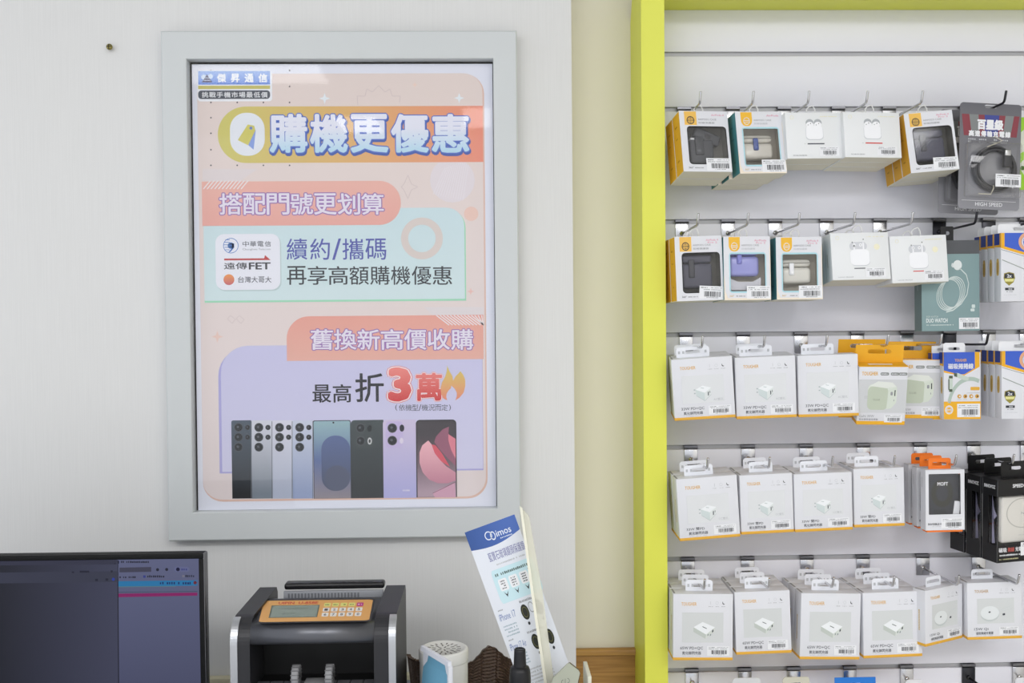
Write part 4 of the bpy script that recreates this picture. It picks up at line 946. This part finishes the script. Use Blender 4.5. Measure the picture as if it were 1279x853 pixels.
# fourth row
T4 = (0.18, 0.66, .018)
C2 = '33W 雙PD'
tough([(843.7, 598), (920, 593.8), (925, 670), (850, 676)], 2, 'white twin-PD box touching the yellow post, fourth row', C2, '氮化鎵閃充器', 'CC雙孔', 'cube', 51, T4, .0, .04, Y=-.102)
tough([(922.5, 593.6), (989.6, 591), (991.6, 664.8), (927, 667.4)], 2, 'white twin-PD box second from the post, fourth row', C2, '氮化鎵閃充器', 'CC雙孔', 'cube', 52, (.25, .70, .018), .0, .04)
tough([(991.4, 591.9), (1063, 590), (1066, 661.3), (993.2, 664.8)], 2, 'white twin-PD box third from the post, fourth row', C2, '氮化鎵閃充器', 'CC雙孔', 'cube', 53, T4, .0, .04)
tough([(1065, 585.3), (1129, 584), (1130, 656.9), (1068, 658.6)], 2, 'white twin-PD box next to the orange-tab boxes, fourth row', C2, '氮化鎵閃充器', 'CC雙孔', 'cube', 54, (.12, .60, .018), .0, .02, Y=-.085)
stack(lambda W, H, D: make_phone_mount(W, H, D, 55), [(1156, 587.6), (1205, 585.4), (1204.5, 661.2), (1156.3, 663)], -.098, -.02, .0, .020, 3, 'white window box with dark phone mount and orange tab', 'phone mount box', 'phone mount boxes with orange tabs', gap=.013)
stack(lambda W, H, D: make_power_bank(W, H, D, 56), [(1245.4, 599.5), (1312, 596), (1312, 698.5), (1246, 702.6)], -.105, -.24, .02, .036, 3, 'black window box with white power bank', 'power bank box', 'black power bank boxes', offs=[(-.001, .0), (-.003, .0)], gap=.003)
# fifth row
T5 = (0.24, 0.70, .019)
tough([(841, 742), (915.2, 741.6), (915.6, 825.6), (840.6, 823.8)], 3, 'white 65W box touching the yellow post, fifth row', '65W PD+QC', '氮化鎵閃充器', None, 'brick', 61, T5, .02, .0, .035, Y=-.10)
tough([(918, 740), (986, 736.9), (989.2, 815), (919, 818.2)], 3, 'white 65W box second from the post, fifth row', '65W PD+QC', '氮化鎵閃充器', None, 'brick', 62, T5, .02, .0, .035)
tough([(1000.6, 741), (1075.4, 741.2), (1073.6, 824.5), (999.2, 822.8)], 3, 'white 65W box third from the post, fifth row', '65W PD+QC', '氮化鎵閃充器', None, 'brick', 63, T5, -.02, .0, .035)
tough([(1077.6, 740.4), (1150, 738.5), (1153, 820), (1079, 821.9)], 3, 'white 65W box next to the round charger boxes, fifth row', '65W PD+QC', '氮化鎵閃充器', None, 'brick', 64, T5, -.03, .0, .035)
Q = '磁吸無線充電盤'
def qi(c, Y, dx, label, seed, brown): return tough(c, 1, label, '15W Qi', Q, None, 'puck', seed, (.22, .62, .017), dx, .0, .045 if dx == 0 else .026, Y, None, brown)
qi([(1155.6, 739.3), (1202.5, 727.6), (1201.5, 797.2), (1156, 807.5)], -.088, -.5, 'white round wireless charger box turned to the right, fifth row', 65, False)
qi([(1207.6, 728.4), (1275.7, 726.3), (1276.6, 797), (1209, 799.3)], -.078, .0, 'white round wireless charger box at the right end, fifth row', 66, True)
# lowest row: only the tops of the packs reach into view
def low_pack(x0, x1, ytop, Y, face, name, label, cat, r=.006):
    a = at(x0, ytop, Y); c = at(x1, ytop, Y); w = (c.x-a.x); h = .13; hz = h-.013
    t = empty(name, Vector(((a.x+c.x)/2, Y, (a.z+c.z)/2-h)))
    b = MB(); me = flat([rr(-w/2, 0, w/2, h, r, 5), rr(-.011, hz-.003, .011, hz+.003, .0028, 4)], .0006); b.mesh(me, XZ, face); b.build('card', t)
    b = MB(); b.box(-w*.4, w*.4, -.014, -.0008, .01, h-.045, clear('clear_blister_low_%d' % int(x0), rough=.06), .004); b.build('blister', t)
    tag(t, label, cat, 'packs hanging in the lowest row'); return t
low_pack(915, 949.5, 846.4, -.06, mat((214, 216, 218), .5), 'cable_pack', 'pale grey rounded pack top, lowest row under the second box', 'cable pack')
low_pack(977.5, 1011, 845.4, -.06, mat((206, 204, 188), .5), 'cable_pack', 'beige rounded pack top, lowest row under the third box', 'cable pack')
low_pack(1042.3, 1093.5, 845.8, -.05, mat((36, 122, 214), .5), 'cable_pack', 'bright blue pack top, lowest row', 'cable pack', .001)
low_pack(1131, 1153, 848.5, -.06, mat((222, 222, 226), .5), 'cable_pack', 'narrow white pack top, lowest row', 'cable pack')
low_pack(1268, 1300, 846, -.05, mat((222, 222, 226), .5), 'cable_pack', 'white pack top at the right end, lowest row', 'cable pack')
# green and white carton cut by the right edge of the view, top row
M, W, H = pose([(1274.4, 147), (1330, 146), (1329, 236), (1273, 238)], -.055, 0, 0)
t = empty('charger_box'); b = MB(); b.box(-W/2, W/2, 0, .03, -H/2, H/2, mat((226, 232, 214), .5), .0006); p = front(b, W, H); LG = mat((158, 214, 52)); p.poly([(0, 0), (40, 0), (0, 22)], LG, 2); p.poly([(0, 50), (9, 47), (9, 58), (0, 64)], LG, 2); p.poly([(0, 70), (30, 100), (0, 100)], LG, 2); p.disc(6, 70, 5, mat((70, 110, 30)), 2, 3)
b.build('carton', t); tab(t, -W*.3, W*.3, H/2, H/2+.018, .015, PAPER, (.02, .005)); place(t, M); tag(t, 'lime green and white carton cut off at the right edge, top row', 'carton')
# ------------------------------------------------------------------ monitor at the left
ct = [(-205, 697.5), (254.5, 691), (258, 935), (-200, 941)]
M, W, H = pose(ct, -0.35, .02, 0.0)
mon = empty('monitor', M); tag(mon, 'black flat computer monitor with dim bluish screen on the desk', 'monitor')
K = mat((12, 12, 13), .5, 0, .2)
b = MB(); bz = .0075
b.box(-W/2, W/2, .004, .022, -H/2, H/2, K, .003); b.box(-W/2, W/2, 0, .006, H/2-bz, H/2, K, .001); b.box(-W/2, W/2, 0, .006, -H/2, -H/2+.016, K, .001)
b.box(-W/2, -W/2+bz, 0, .006, -H/2+.016, H/2-bz, K, .001); b.box(W/2-bz, W/2, 0, .006, -H/2+.016, H/2-bz, K, .001)
b.box(W/2-.0012, W/2+.0006, .0005, .016, -H/2+.002, H/2+.0004, mat((120, 120, 124), .35, .8), .0005)
b.box(-.09, .09, .022, .045, -.09, .09, K, .008); b.build('housing', mon)
b = MB(); sx0, sx1, sz0, sz1 = -W/2+bz, W/2-bz, -H/2+.016, H/2-bz
def mfn(u, v, l):
    q = at(u, v, -0.35); q = M.inverted() @ q; return Vector((q.x, .0034-l, q.z))
p = Print(b, mfn)
def gl2(c0, c1, x0, x1, axis=0):
    m_ = glow(c0); nt = m_.node_tree; bs = nt.nodes['Principled BSDF']
    tc = nt.nodes.new('ShaderNodeTexCoord'); s = nt.nodes.new('ShaderNodeSeparateXYZ'); mr = nt.nodes.new('ShaderNodeMapRange'); r = nt.nodes.new('ShaderNodeValToRGB')
    mr.inputs['From Min'].default_value = x0; mr.inputs['From Max'].default_value = x1
    r.color_ramp.elements[0].color = (*lin(c0), 1); r.color_ramp.elements[1].color = (*lin(c1), 1)
    nt.links.new(tc.outputs['Object'], s.inputs[0]); nt.links.new(s.outputs[axis], mr.inputs[0]); nt.links.new(mr.outputs[0], r.inputs[0]); nt.links.new(r.outputs[0], bs.inputs['Emission Color'])
    return m_
xm = mfn(147, 760, 0).x
b.box(sx0, sx1, .0034, .0042, sz0, sz1, glow((37, 37, 47)))
b.face([Vector((a, .0033, c)) for a, c in ((sx0, sz0), (xm, sz0), (xm, sz1), (sx0, sz1))], gl2((28, 29, 37), (60, 62, 82), mfn(0, 700, 0).x-.02, xm))  # off-axis dimming of the left pane is put into its emission colour
b.face([Vector((a, .0033, c)) for a, c in ((xm, sz0), (sx1, sz0), (sx1, sz1), (xm, sz1))], gl2((68, 71, 96), (88, 92, 122), sz0+.06, sz1, 2))
tx = glow((32, 34, 49)); tb = glow((68, 70, 91)); tbl = glow((49, 50, 63))
p.poly([(-5, 701.4), (146, 699.5), (146, 705), (-5, 707)], glow((49, 50, 67)), 2); p.poly([(-5, 716), (146, 713.5), (146, 727), (-5, 729.5)], glow((52, 54, 70)), 2)
for q in ((89, 714, 92, 716), (99, 713, 111, 715.5), (138, 712.5, 140.5, 715), (118.5, 723, 122, 726), (131.5, 722.5, 135, 725.5)): p.rect(*q, tx, 3)
p.disc(141.4, 723.6, 2, glow((41, 57, 139)), 3, n=10); p.rect(143, 703, 144, 705, tx, 3)
p.rect(147.6, 700.5, 148.6, 704, glow((16, 16, 49)), 3); p.dashes(151, 700.5, 187, 703, tx, 3, 4, 16); p.poly([(149, 709), (189, 708), (189, 714), (149, 715)], glow((60, 60, 78)), 2)
p.disc(197, 711.3, 2, tx, 3, n=8); p.disc(208.5, 711, 2, tx, 3, n=8); p.rrect(218, 707.5, 237, 713.8, 3, glow((91, 95, 131)), 2); p.disc(222.6, 710.8, 2.4, glow((16, 16, 49)), 3, n=12); p.dashes(227, 709.4, 235, 712, glow((49, 54, 114)), 3, 3, 3)
p.dashes(149, 719.5, 170, 722, tx, 3, 5, 9); p.rect(179, 718.5, 182, 721.5, glow((49, 57, 122)), 3); p.dashes(184, 718.3, 206, 721, tx, 3, 6, 9); p.dashes(232, 717.6, 244, 720.4, tx, 3, 7, 5); p.rect(228, 717.8, 231, 720.6, glow((106, 106, 122)), 3)
p.poly([(147.4, 726), (247, 724.2), (247, 731), (147.4, 732.6)], glow((36, 108, 155)), 3); p.poly([(147.4, 732.4), (220, 731.3), (220, 732.4), (147.4, 733.6)], glow((78, 108, 122)), 3); p.dashes(200, 726.4, 240, 729.4, glow((24, 41, 90)), 4, 8, 14); p.disc(244.2, 727.3, 2.2, glow((98, 32, 41)), 4, n=10)
p.poly([(147.4, 741.5), (247, 739.6), (247, 743.4), (147.4, 746)], glow((122, 29, 90)), 3); p.line([(147.4, 739.8), (247, 738.2)], .4, tx, 3)
p.poly([(146.3, 699.5), (147.6, 699.5), (148.8, 860), (147.4, 860)], glow((32, 32, 44)), 4)
b.build('screen', mon)
zb = ZD - M.translation.z
b = MB(); b.box(-.03, .03, .045, .065, zb+.01, .05, K, .004); b.build('stand_neck', mon)
b = MB(); b.box(-.11, .11, -.04, .14, zb+.0005, zb+.012, K, .004); b.build('stand_base', mon)

# ------------------------------------------------------------------ banknote counter
YFm = -0.39; x0 = at(288, 800, YFm).x; x1 = at(493.6, 800, YFm).x; zt = 1.077
mc = empty('banknote_counter', ((x0+x1)/2, YFm, ZD)); O = Vector(((x0+x1)/2, YFm, ZD)); h = zt-ZD; hw = (x1-x0)/2
tag(mc, 'dark grey banknote counting machine with orange keypad panel', 'money counter')
BODY = mat((48, 48, 51), .42, 0.2); DKB = mat((14, 14, 15), .5); SIL = mat((196, 198, 202), .32, .85); GRM = mat((96, 97, 102), .3, .6)
prof = [(0, 0.0)]+[(.034-.034*math.cos(a), h-.034+.034*math.sin(a)) for a in [PI/2*j/10 for j in range(11)]]+[(.185, h-.001), (.192, h-.010), (.192, 0.0)]
cwl = at(312, 820, YFm).x-x0; cwr = x1-at(467, 820, YFm).x
b = MB(); b.prism([(-hw, y, z+.004) for y, z in prof], (cwl, 0, 0), BODY); b.build('side_cheek', mc)
b = MB(); b.prism([(hw-cwr, y, z+.004) for y, z in prof], (cwr, 0, 0), BODY); b.build('side_cheek', mc)
for xa in (-hw-.0006, hw-.0094):
    b = MB(); pf_ = [(-.0016, .006)]+[(.034-.0356*math.cos(a), h-.034+.0356*math.sin(a)) for a in [1.25*j/10 for j in range(11)]]; inn = [(.034-.029*math.cos(a), h-.034+.029*math.sin(a)) for a in [1.25-1.25*j/8 for j in range(9)]]+[(.005, .006)]
    b.prism([(xa, y, z+.004) for y, z in pf_+inn], (.010, 0, 0), SIL); b.build('silver_trim', mc)
ix0, ix1 = -hw+cwl, hw-cwr
b = MB()
lip = [(.070, h-.030), (.006, h-.030)]+[(.023-.022*math.cos(a), h-.023+.022*math.sin(a)) for a in [-.35+(PI/2+.35)*j/10 for j in range(11)]]+[(.132, h-.001), (.132, h-.03)]
b.prism([(ix0, y, z) for y, z in lip], (ix1-ix0, 0, 0), GRM, True)
b.build('top_cover', mc)
b = MB(); b.box(ix0, ix1, .09, .19, .01, h-.031, DKB); b.box(ix0, ix1, .004, .09, .01, .112, DKB)
for k in range(9):
    xx = ix0+(ix1-ix0)*(k+.5)/9
    b.box(xx-.009, xx+.009, .01, .044, .116, .1185, mat((120, 120, 126), .4, .3), .0006)
b.box(ix0, ix1, .132, .188, h-.031, h-.018, DKB)
b.build('stacker_tray', mc)
for xx in (at(370, 845, -.36).x-O.x, at(412, 845, -.36).x-O.x):
    b = MB(); Mx = Matrix.Translation((xx-.005, .030, .130)) @ Matrix.Rotation(R(90), 4, 'Y')
    b.lathe([(0, 0), (.014, 0), (.0155, .001), (.0155, .009), (.014, .010), (0, .010)], mat((150, 150, 152), .5), Mx, 24)
    for k in range(8): b.box(-.0008, .0008, -.016, .016, -.0005, .0105, mat((110, 110, 112), .5), 0, Mx @ Matrix.Translation((0, 0, 0)) @ Matrix.Rotation(k*PI/8, 4, 'Z'))
    b.build('feed_wheel', mc)
b = MB(); xx = at(392, 848, -.37).x-O.x; b.box(xx-.016, xx+.016, .012, .048, .1185, .121, mat((196, 196, 198), .35, .4), .001); b.build('centre_plate', mc)
# keypad panel on the cover
zp = zt-.0006
q4 = [atz(330, 750.6, zp)-O, atz(466, 749, zp)-O, atz(461, 775, zp)-O, atz(323, 777.4, zp)-O]
b = MB()
def cover_z(y): return h-.001
def pfn2(u, v, l):
    a, c = u/100, v/100
    q = q4[0].lerp(q4[1], a).lerp(q4[3].lerp(q4[2], a), c)
    return Vector((q.x, q.y, cover_z(q.y)+.0006+l))
p = Print(b, pfn2, 1e-4)
p.poly(rr(-2, -5, 102, 105, 5, 4), mat((40, 40, 44), .5), 0); p.poly(rr(0, 0, 100, 100, 5, 4), mat((232, 172, 94), .45), 2)
p.text('UIPIN  U-858E', 14, 7, 50, 19, mat((206, 76, 52)), 3, .03)
p.rect(8, 24, 52, 82, mat((92, 104, 94)), 3); p.rect(9.4, 27, 51, 80, mat((132, 146, 132), .25), 4); p.dashes(14, 38, 44, 42, mat((104, 118, 104)), 5, 3, 12); p.dashes(20, 60, 34, 66, mat((100, 112, 102)), 5, 5, 5)
lab = [['', '', '', '', ''], '12345', '67890']
for r_ in range(3):
    for c_ in range(5):
        a = 56+c_*7.5-(.2 if r_ else 0); v = (15, 39, 62)[r_]
        c = (232, 226, 132) if r_ == 0 and c_ < 4 else (200, 52, 140) if r_ == 0 else (240, 236, 232)
        p.poly(rr(a, v, a+6, v+18, 1.6, 3), mat(c), 3)
        if r_: p.text(lab[r_][c_], a+1.9, v+4, a+4.1, v+14, mat((90, 84, 84)), 4, .02)
        else: p.dashes(a+1, v+6, a+5, v+12, mat((110, 130, 70)) if c_ < 4 else PAPER, 4, c_, 4)
b.build('keypad_panel', mc)
# feed hopper at the back
hx0 = at(356.5, 735, -.21).x-O.x; hx1 = at(481, 735, -.21).x-O.x
b = MB(); b.box(hx0, hx1, .168, .190, h+.002, h+.0125, mat((26, 26, 28), .25), .004, seg=3); hp = b.build('feed_hopper', mc)
b = MB(); b.box(hx0+.001, hx1-.001, .160, .166, h-.030, h+.002, mat((150, 152, 158), .3), .0006)
for k in range(22): b.box(hx0+.008+k*.0052, hx0+.0105+k*.0052, .1594, .1602, h-.024, h-.001, mat((110, 112, 118), .4))
b.build('ribbed_guide', hp)

# ------------------------------------------------------------------ white canister, blue folder, wicker basket
cx, cy = at(554, 811, -.305).x, -.305
ztop_c = atz(554, 811, 1.0).z; zc_ = CAM[2]-(811-404)*(cy-CAM[1])/FPX; hh = zc_-ZD
can = empty('canister', (cx, cy, ZD)); tag(can, 'white round canister with slotted lid beside the banknote counter', 'canister')
rc = 31*(cy-CAM[1])/FPX; CW = mat((222, 222, 218), .45)
b = MB(); b.lathe([(0, 0.0005), (rc-.003, 0.0005), (rc-.001, .003), (rc-.001, hh-.0185)], CW, None, 56); b.build('body', can)
b = MB(); b.lathe([(rc-.0022, hh-.0192), (rc-.0002, hh-.0185), (rc, hh-.017), (rc, hh-.003), (rc-.001, hh-.0012), (rc-.0035, hh), (rc-.0055, hh-.0006), (rc-.0065, hh-.002), (.0, hh-.002)], CW, None, 56)
ld = b.build('lid', can)
b = MB()
for ring_, n_, r_ in ((0, 18, .0235), (1, 11, .0155), (2, 5, .007)):
    for k in range(n_):
        b.box(-.0030, .0030, -.0011, .0011, hh-.00195, hh-.0017, mat((120, 118, 114), .7), 0, Matrix.Rotation(2*PI*k/n_, 4, 'Z') @ Matrix.Translation((r_, 0, 0)))
b.build('vent_slot', ld)
pa = atz(525, 806.5, 1.032); pb = atz(559, 827, 1.032)
fo = empty('tissue_pack', ((pa.x+pb.x)/2, (pa.y+pb.y)/2, ZD)); tag(fo, 'pale blue packet with a white rim in front of the canister', 'packet')
FO = Vector(((pa.x+pb.x)/2, (pa.y+pb.y)/2, ZD)); u = (pb-pa); ln = u.length; u.normalize(); w_ = Vector((-u.y, u.x, 0))
if w_.y < 0: w_ = -w_
def fpt(s, dpt, z): return pa-FO+u*(s*ln)+w_*dpt+Vector((0, 0, z-1.032))
BLU = mat((112, 168, 196), .45); zz = [ZD-1.032+1.032]
b = MB(); N = 10; zlev = [ZD+.0005, ZD+.05, .96, .99, 1.012, 1.024]; blg = [.000, -.004, -.003, .000, .003, .0035]
for i in range(N):
    for k in range(len(zlev)-1):
        qs = []
        for (s, kk) in ((i/N, k), ((i+1)/N, k), ((i+1)/N, k+1), (i/N, k+1)):
            qs.append(fpt(s, blg[kk]+.006*(2*s-1)**2*.5, zlev[kk]))
        b.face(qs, BLU, True)
b.build('blue_cover', fo)
b = MB(); WR = mat((226, 228, 236), .45)
b.prism([fpt(0, .0005, 1.032), fpt(1, .0005, 1.032), fpt(1, .006, 1.032), fpt(0, .006, 1.032)], (0, 0, -.007), WR)
b.prism([fpt(0, .0045, 1.025), fpt(1, .0045, 1.025), fpt(1, .008, 1.025), fpt(0, .008, 1.025)], (0, 0, ZD+.0005-1.025), WR)
b.prism([fpt(.97, .0006, 1.026), fpt(1.02, .0006, 1.026), fpt(1.02, .006, 1.026), fpt(.97, .006, 1.026)], (0, 0, ZD+.0005-1.026), WR); b.build('white_rim', fo)

def wicker():
    m = bpy.data.materials.new('woven_brown_rattan'); m.use_nodes = True
    nt = m.node_tree; bs = nt.nodes['Principled BSDF']; bs.inputs['Roughness'].default_value = .5
    tc = nt.nodes.new('ShaderNodeTexCoord'); n = nt.nodes.new('ShaderNodeTexNoise'); n.inputs['Scale'].default_value = 180
    r = nt.nodes.new('ShaderNodeValToRGB'); r.color_ramp.elements[0].color = (*lin((58, 44, 36)), 1); r.color_ramp.elements[1].color = (*lin((112, 90, 74)), 1)
    nt.links.new(tc.outputs['Object'], n.inputs[0]); nt.links.new(n.outputs['Fac'], r.inputs[0]); nt.links.new(r.outputs[0], bs.inputs['Base Color'])
    return m
WK = wicker(); by = -.175; brx, bry = .100, .055; bcx = at(585, 830, -.23).x
bk = empty('wicker_basket', (bcx, by, ZD)); tag(bk, 'dark brown woven basket with a wavy rim behind the canister', 'basket')
b = MB(); n = 192; rows = 44; hx = at(612, 811, -.23).x-bcx
def rim(a):
    x = brx*math.cos(a)
    hump = math.exp(-((x-hx)/.022)**2)*(1 if math.sin(a) < 0 else 0)
    base = CAM[2]-(833-404)*(-.23-CAM[1])/FPX-ZD-.05*max(0, math.sin(a))
    return base + hump*(22*(-.23-CAM[1])/FPX) + .0010*math.sin(a*60)
grid = []
for k in range(rows+1):
    ring_ = []
    for j in range(n):
        a = 2*PI*j/n; hmax = rim(a); z = .002+(hmax-.002)*k/rows
        bump = .0012*(1 if ((j//2)+k) % 2 else -1) if 0 < k < rows else .0022
        f = .90+.10*k/rows
        ring_.append(b.bm.verts.new(((brx*f+bump)*math.cos(a), (bry*f+bump)*math.sin(a), z)))
    grid.append(ring_)
inner = [b.bm.verts.new(((brx-.005)*math.cos(2*PI*j/n), (bry-.005)*math.sin(2*PI*j/n), rim(2*PI*j/n)-.001)) for j in range(n)]
floor_ = [b.bm.verts.new(((brx*.86)*math.cos(2*PI*j/n), (bry*.86)*math.sin(2*PI*j/n), .004)) for j in range(n)]
grid += [inner, floor_]; i = b.mi(WK)
for A, B_ in zip(grid, grid[1:]):
    for j in range(n):
        f = b.bm.faces.new((A[j], A[(j+1) % n], B_[(j+1) % n], B_[j])); f.material_index = i
f = b.bm.faces.new(floor_); f.material_index = i
b.build('woven_wall', bk)

# ------------------------------------------------------------------ leaflet in its acrylic holder, bottle, small case
YL = -.335
M, W, H = pose([(582, 667), (642, 640), (716, 845), (655, 872)], YL, 0, .0)
lf = empty('leaflet', M); tag(lf, 'tall tilted white leaflet with a blue header in the acrylic holder', 'leaflet')
b = MB(); b.box(-W/2, W/2, 0, .0008, -H/2, H/2, mat((226, 230, 238), .45)); p = front(b, W, H)
NB = grad((50, 84, 150), (78, 112, 188), 0, -W/2, W/2)
p.poly([(0, 0), (100, 0), (100, 9)]+[(100-k*10, 9+4.6*math.sin(min(1, k/10)*PI)*.55+k*.22) for k in range(1, 11)], NB, 2)
w = mat((226, 232, 244)); p.ring(40, 6.4, 7, 5.4, w, 3, 2.6); p.ring(48, 7.2, 5, 3.6, w, 3, 2.6); p.text('imos', 55, 5, 84, 8.6, w, 3, .01); p.dashes(60, 9.6, 84, 10.3, w, 3, 3, 8)
V = mat((120, 120, 170)); p.text('藍寶石玻璃鏡頭保護鏡', 26, 15.6, 98, 21, V, 3); p.dashes(36, 23, 96, 24, LGREY, 3, 3, 20)
p.rrect(20, 26, 104, 46, 4, grad((206, 232, 238), (196, 226, 234), 2, -H/2, H/2), 2); p.poly([(100, 26), (104, 26), (104, 46), (100, 46)], mat((226, 230, 238)), 2) if False else None
p.dashes(26, 28.4, 92, 30, mat((96, 116, 112)), 3, 4, 18)
for k in range(3):
    a = 27+k*21; p.rrect(a, 32, a+17, 39, 2, PAPER, 3)
    for j in range(4): p.dashes(a+4, 33+j*1.4, a+13, 33.8+j*1.4, INK, 4, k*5+j, 4)
    p.poly([(a+4, 39.6), (a+8.5, 43), (a+13, 39.6), (a+8.5, 41.4)], INK, 4)
for k in range(3): p.dashes(88, 31+k*2.6, 99, 32+k*2.6, GREY, 3, k, 4)
for k, v in enumerate((48, 66)):
    p.text('iPhone 17' if k == 0 else 'iPhone 17 Air', 6, v+3, 38, v+7, mat((110, 130, 180)), 3); p.dashes(8, v+.4, 18, v+1.2, GREY, 3, k, 5); p.dashes(46, v-.6, 86, v+.8, GREY, 3, k+2, 14)
    for j in range(4): p.dashes(8, v+10+j*1.9, 34, v+10.9+j*1.9, mat((160, 180, 190)), 3, k*4+j, 10)
    for cx_ in (56, 84):
        p.disc(cx_, v+6.6, 7.5, mat((44, 46, 40)), 3, 4.6); p.ring(cx_, v+6.6, 5.2, 4.4, mat((104, 102, 60)), 4, 3.2); p.disc(cx_, v+13.4, 2.2, INK, 3, 1)
    p.ring(70, v+5, 5, 4.2, GREY, 3, 3.2)
for j in range(5): p.dashes(20, 86+j*2, 70, 87+j*2, LGREY, 3, j, 18)
b.build('printed_sheet', lf)
hol = empty('leaflet_holder', (.09, -.335, ZD)); HO = Vector((.09, -.335, ZD))
tag(hol, 'clear acrylic leaflet holder with yellowed edges and cream base', 'leaflet holder')
AC = clear('yellowed_acrylic', (244, 243, 232), .12, 1.0, haze=.45)
b = MB(); S = [(649, 632), (661, 645), (678, 742), (694, 866), (682, 866), (664, 742)]
b.prism([at(u_, v_, -.362)-HO for u_, v_ in S], (0, .003, 0), AC); b.build('acrylic_panel', hol)
b = MB(); E_ = mat((236, 234, 216), .3)
b.prism([at(u_, v_, -.3655)-HO for u_, v_ in ((649, 632), (652.5, 635), (667, 742), (685, 866), (681.5, 866), (663.5, 742))], (0, .003, 0), E_); b.build('yellow_edge', hol)
zk = M.translation.z-HO.z; zlow = min((M @ Vector((a*W/2, .0004, -H/2))).z for a in (-1, 1))-.001-ZD
b = MB(); CRB = mat((226, 224, 206), .4); xr_ = at(735, 853, -.32).x-HO.x
b.box(-.085, xr_, -.075, .035, 0.0005, zlow, CRB, .003)
b.box(xr_-.006, xr_, -.03, .035, zlow-.002, zlow+.040, CRB, .001); b.box(-.010, .000, -.046, -.040, zlow-.002, zlow+.020, CRB, .001)
b.build('base', hol)
bt = empty('spray_bottle', (at(649.5, 840, -.43).x, -.43, ZD)); tag(bt, 'small black spray bottle in front of the leaflet', 'bottle')
s_ = (-.43-CAM[1])/FPX; zt_ = CAM[2]-(814-404)*s_-ZD; BB = mat((24, 24, 27), .4)
b = MB(); b.lathe([(0, .0005), (.0150, .0005), (.0158, .002), (.0150, zt_-.040), (.0142, zt_-.030), (.0125, zt_-.0255), (.0092, zt_-.0242)], BB, None, 32); b.build('body', bt)
b = MB(); b.lathe([(.0092, zt_-.0242), (.0088, zt_-.022), (.0080, zt_-.004), (.0078, zt_-.001), (.0066, zt_), (.0062, zt_-.001), (0, zt_-.001)], BB, None, 32); b.build('cap', bt)
for ii in range(20):
    pass
cs = empty('pocket_case', (HO.x+.0, -.395, ZD+zlow)); CO = Vector((HO.x, -.395, ZD+zlow)); tag(cs, 'small grey green rounded case on the holder base', 'case')
pol = [(691, 847), (709, 829.5), (711.5, 829), (723, 838), (724.4, 841), (722, 851)]
pt = [at(u_, v_, -.395)-CO for u_, v_ in pol]; pt += [Vector((pt[-1].x-.003, 0, .0)), Vector((pt[0].x-.004, 0, .0)), Vector((pt[0].x-.006, 0, pt[0].z-.016))]
b = MB(); b.prism(pt, (0, .004, 0), mat((176, 180, 164), .45)); b.build('cover', cs)
b = MB(); b.prism([q*0.94+Vector((.0035, .0042, .0006)) for q in pt], (0, .012, 0), mat((92, 70, 56), .6)); b.build('lining', cs)
b = MB(); c_ = at(706, 851, -.395)-CO
pr = Print(b, lambda u_, v_, l: Vector((c_.x+u_*.001, -l, c_.z-v_*.001))); pr.ring(-2.5, 1, 3.2, 2.7, INK, 3, 3.6, 16, PI*.5, PI*1.5); pr.ring(3, -1, 3.2, 2.7, INK, 3, 3.6, 16, -PI*.5, PI*.5); pr.line([(0, -4), (0, 4)], .5, INK, 3); b.build('printed_mark', cs)
